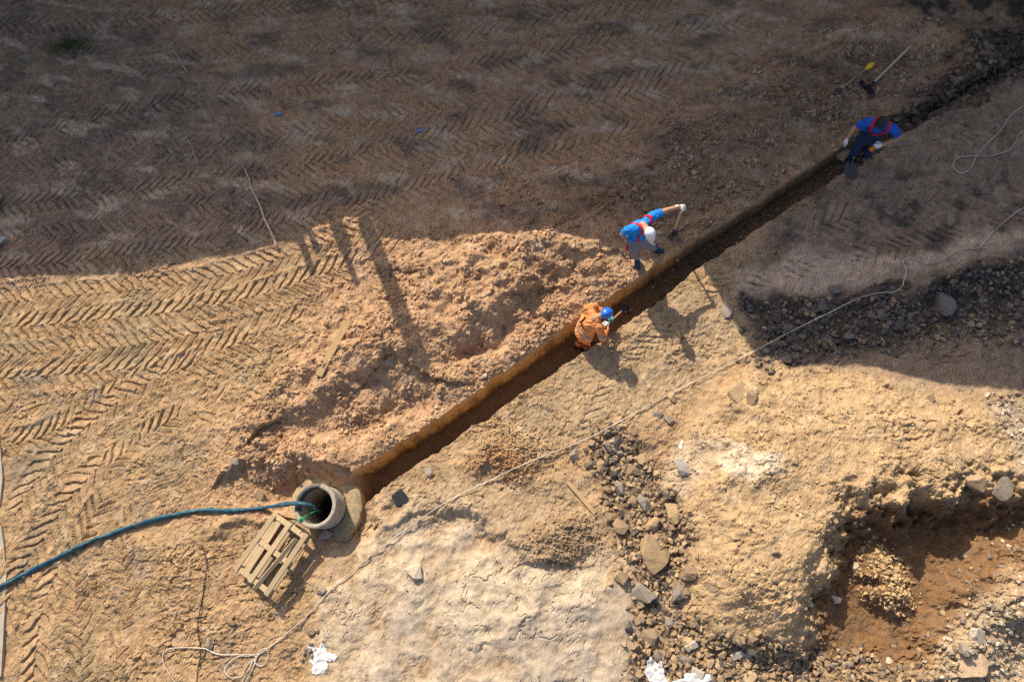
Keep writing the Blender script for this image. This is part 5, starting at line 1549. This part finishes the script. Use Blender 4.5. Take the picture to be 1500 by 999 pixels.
# --- man in orange bending in the trench
zf = gz(*px(852, 507, -.82)); fbO = Vector((*px(854, 505, zf), zf))
fwdO = Vector((0.80, 0.60, 0)).normalized()
JO = joints_from_photo(fbO, fwdO, dict(head=(886, 460, 1.40), neck=(874, 465, 1.34), sl=(865, 455, 1.28), sr=(873, 477, 1.25), chest=(864, 473, 1.14), pelvis=(855, 487, .90),
    er=(878, 488, 1.00), wr=(884, 479, .96), el=(882, 459, 1.02), wl=(890, 470, .90), kl=(852, 496, .48), kr=(859, 500, .48), al=(847, 504, .10), ar=(859, 508, .10)))
pv = Vector(JO['pelvis'])
JO['hl'] = tuple(pv + Vector((0, .09, -.05))); JO['hr'] = tuple(pv + Vector((0, -.09, -.05)))
mid = (Vector(JO['sl']) + Vector(JO['sr'])) / 2
JO['sl'] = tuple(mid + Vector((.03, .19, .02))); JO['sr'] = tuple(mid + Vector((-.02, -.19, -.02)))
JO.update(er=(.14, -.36, 1.02), wr=(.34, -.23, .95), el=(.42, .20, 1.0), wl=(.50, -.06, .90))
report('O', JO)
JO.update(_look=(.80, 0, -.60), _toel=(1, .15, 0), _toer=(1, -.2, 0), _groundl=0.0, _groundr=0.0,
          _fr=(.7, .75, -.05), _nr=(.3, -.5, .8), _curlr=1.1, _fl=(.5, -.8, -.1), _nl=(.4, .3, .9), _curll=1.1)
tO, KO, wO, shO, trO, boO, hrO = person("man in orange overalls and a blue hard hat bending inside the trench", fbO, fwdO, JO,
    dict(top=M_ORANGE, top_name="jacket", sleeve=2, bottom=M_ORANGE, boot=M_NAVY, glovel=M_GGLOVE, glover=M_WGLOVE, tw=(.19, .205, .20), td=1.25, rise=.12))
cap("hard_hat", KO['head'], hrO, M_CAPB, tO, True)
sd, sp, fw = frame_of(KO, wO)
lo_ = lerp(KO['pelvis'], KO['chest'], .35)
strap("reflective_tape", shO, [lo_ + sd * .22 + fw * .02, lo_ + sd * .14 - fw * .2, lo_ - fw * .24, lo_ - sd * .14 - fw * .2, lo_ - sd * .24], .05, M_REFL, tO)
strap("reflective_tape", shO, [lerp(KO['sr'], KO['er'], .55) - sd * .09 + fw * .05, lerp(KO['sr'], KO['er'], .6) - sd * .10 - fw * .04, lerp(KO['sr'], KO['er'], .6) - fw * .1], .05, M_REFL, tO)
ub = lerp(KO['chest'], KO['neck'], .2)
strap("black_strap", shO, [ub + sd * .12 - fw * .16 + sp * .06, ub + sd * .10 - fw * .18 - sp * .02, ub + sd * .09 - fw * .18 - sp * .10], .026, M_BLACK, tO)
strap("black_strap", shO, [ub + sd * .10 - fw * .18 - sp * .06, ub - fw * .2 - sp * .08, ub - sd * .10 - fw * .18 - sp * .06], .022, M_BLACK, tO)
for q in ('l', 'r'):
    kk = lerp(KO['k' + q], KO['a' + q], .25)
    strap("knee_band", trO, [kk + sd * .09, kk - fw * .1, kk - sd * .09], .06, M_NAVY, tO)
gr = fbO + (KO['wr'] + KO['wl']) / 2 + wO((.05, .02, -.02))
p1 = fbO + KO['wr'] + wO((.07, .05, -.03)); p2 = fbO + KO['wl'] + wO((.05, -.06, -.04))
dO = (p2 - p1).normalized()
tz = px(915, 452, -.45); tipO = Vector((tz[0], tz[1], -.45))
dO = (tipO - p1).normalized()
shovel("shovel", "shovel held by the man in orange pointing along the trench", p1 - dO * .18, tipO + dO * .10, M_HANDLE, None, .26, .19, (0, 0, 1))

# --- man in the royal blue shirt and navy overalls standing in the trench
b1 = px_on(1244, 238); b2 = px_on(1270, 233)
fbN = (b1 + b2) / 2; fbN.z = min(b1.z, b2.z) + .01
fwdN = Vector((-0.38, -0.92, 0)).normalized(); leftN = Vector((-fwdN.y, fwdN.x, 0))
def locN(p): d = p - fbN; return (d.dot(fwdN), d.dot(leftN), d.z)
l1 = locN(b2); r1 = locN(b1)
JN = joints_from_photo(fbN, fwdN, dict(head=(1291, 180, 1.57), neck=(1291, 182, 1.46), sl=(1308, 189, 1.40), sr=(1272, 178, 1.40), chest=(1287, 185, 1.24), pelvis=(1274, 198, .93),
    er=(1259, 187, 1.17), wr=(1252, 196, .95), el=(1311, 199, 1.14), wl=(1294, 203, 1.06), kl=(1274, 219, .50), kr=(1254, 220, .50)))
JN['al'] = (l1[0] - .05, l1[1], .11); JN['ar'] = (r1[0] - .05, r1[1], .11)
pv = Vector(JN['pelvis'])
JN['hl'] = tuple(pv + Vector((0, .09, -.05))); JN['hr'] = tuple(pv + Vector((0, -.09, -.05)))
JN.update(el=(.05, .34, 1.15), wl=(.22, .12, 1.05), er=(.12, -.44, 1.15), wr=(.18, -.45, .92))
report('N', JN)
JN.update(_look=(.60, 0, -.80), _toel=(1, .2, 0), _toer=(1, -.2, 0), _groundl=0.0, _groundr=0.0,
          _fr=(.4, -.1, -.9), _nr=(.3, -.9, .1), _curlr=.35, _fl=(.55, -.75, .0), _nl=(.3, .2, .9), _curll=.9)
tN, KN, wN, shN, trN, boN, hrN = person("black-haired man in a royal blue shirt and navy bib overalls standing in the trench", fbN, fwdN, JN,
    dict(top=M_BLUE2, top_name="shirt", sleeve=.70, bottom=M_NAVY, boot=M_BOOT, glovel=M_WGLOVE, glover=M_WGLOVE, rise=.24))
m = MB(); f_, s_, u_ = (hrN.col[i].copy() for i in range(3)); hc = KN['head']
m.ell(hc + u_ * .035 - f_ * .018, (.102, .088, .105), hrN); m.ell(hc - f_ * .055 - u_ * .01, (.055, .078, .075), hrN)
for k in range(5): m.ell(hc + f_ * (.05) + s_ * (-.05 + .025 * k) + u_ * .105, (.03, .022, .025), hrN, 8, 6)
remeshed("hair", m, .010, M_HAIR, tN, 1, .010, 30, 5)
# bib and braces
sd, sp, fw = frame_of(KN, wN)
ch = KN['chest']; top = lerp(ch, KN['neck'], .75)
strap("bib_edge", shN, [ch - sd * .14 + fw * .2, ch + fw * .24 - sp * .01, ch + sd * .14 + fw * .2], .05, M_RED, tN, .018)
for s_ in (-1, 1):
    o_ = sd * (.13 * s_)
    strap("brace", shN, [ch + o_ + fw * .22, lerp(ch, KN['neck'], .4) + o_ + fw * .2, top + o_ + fw * .10 + sp * .1, top + o_ - fw * .06 + sp * .12, ch + o_ * .8 - fw * .22], .048, M_RED, tN, .014)
strap("bib", shN, [ch + fw * .24 - sp * .02, lerp(ch, KN['pelvis'], .35) + fw * .24, lerp(ch, KN['pelvis'], .75) + fw * .24], .26, M_NAVY, tN, .014)
m = MB(); hp = fbN + KN['wl'] + wN((.10, -.12, -.03))
m.box(hp, (.14, .07, .035), Matrix.Rotation(0.6, 3, 'Z')); o = link("phone_case", bevelled(m.mesh("phone_case", False), .008), M_ORBAG); tag(o, "small orange case held in the white-gloved hand", "case")
# round spade at his feet
a = px_on(1244, 243); b = px_on(1241, 262)
shovel("shovel", "round-bladed spade lying at the feet of the man in navy overalls", Vector((a.x + .30, a.y + .75, a.z + .16)), Vector((b.x, b.y, gz(b.x, b.y) + .06)), M_HANDLE, None, .32, .24, (0, 0, 1))
print("done")
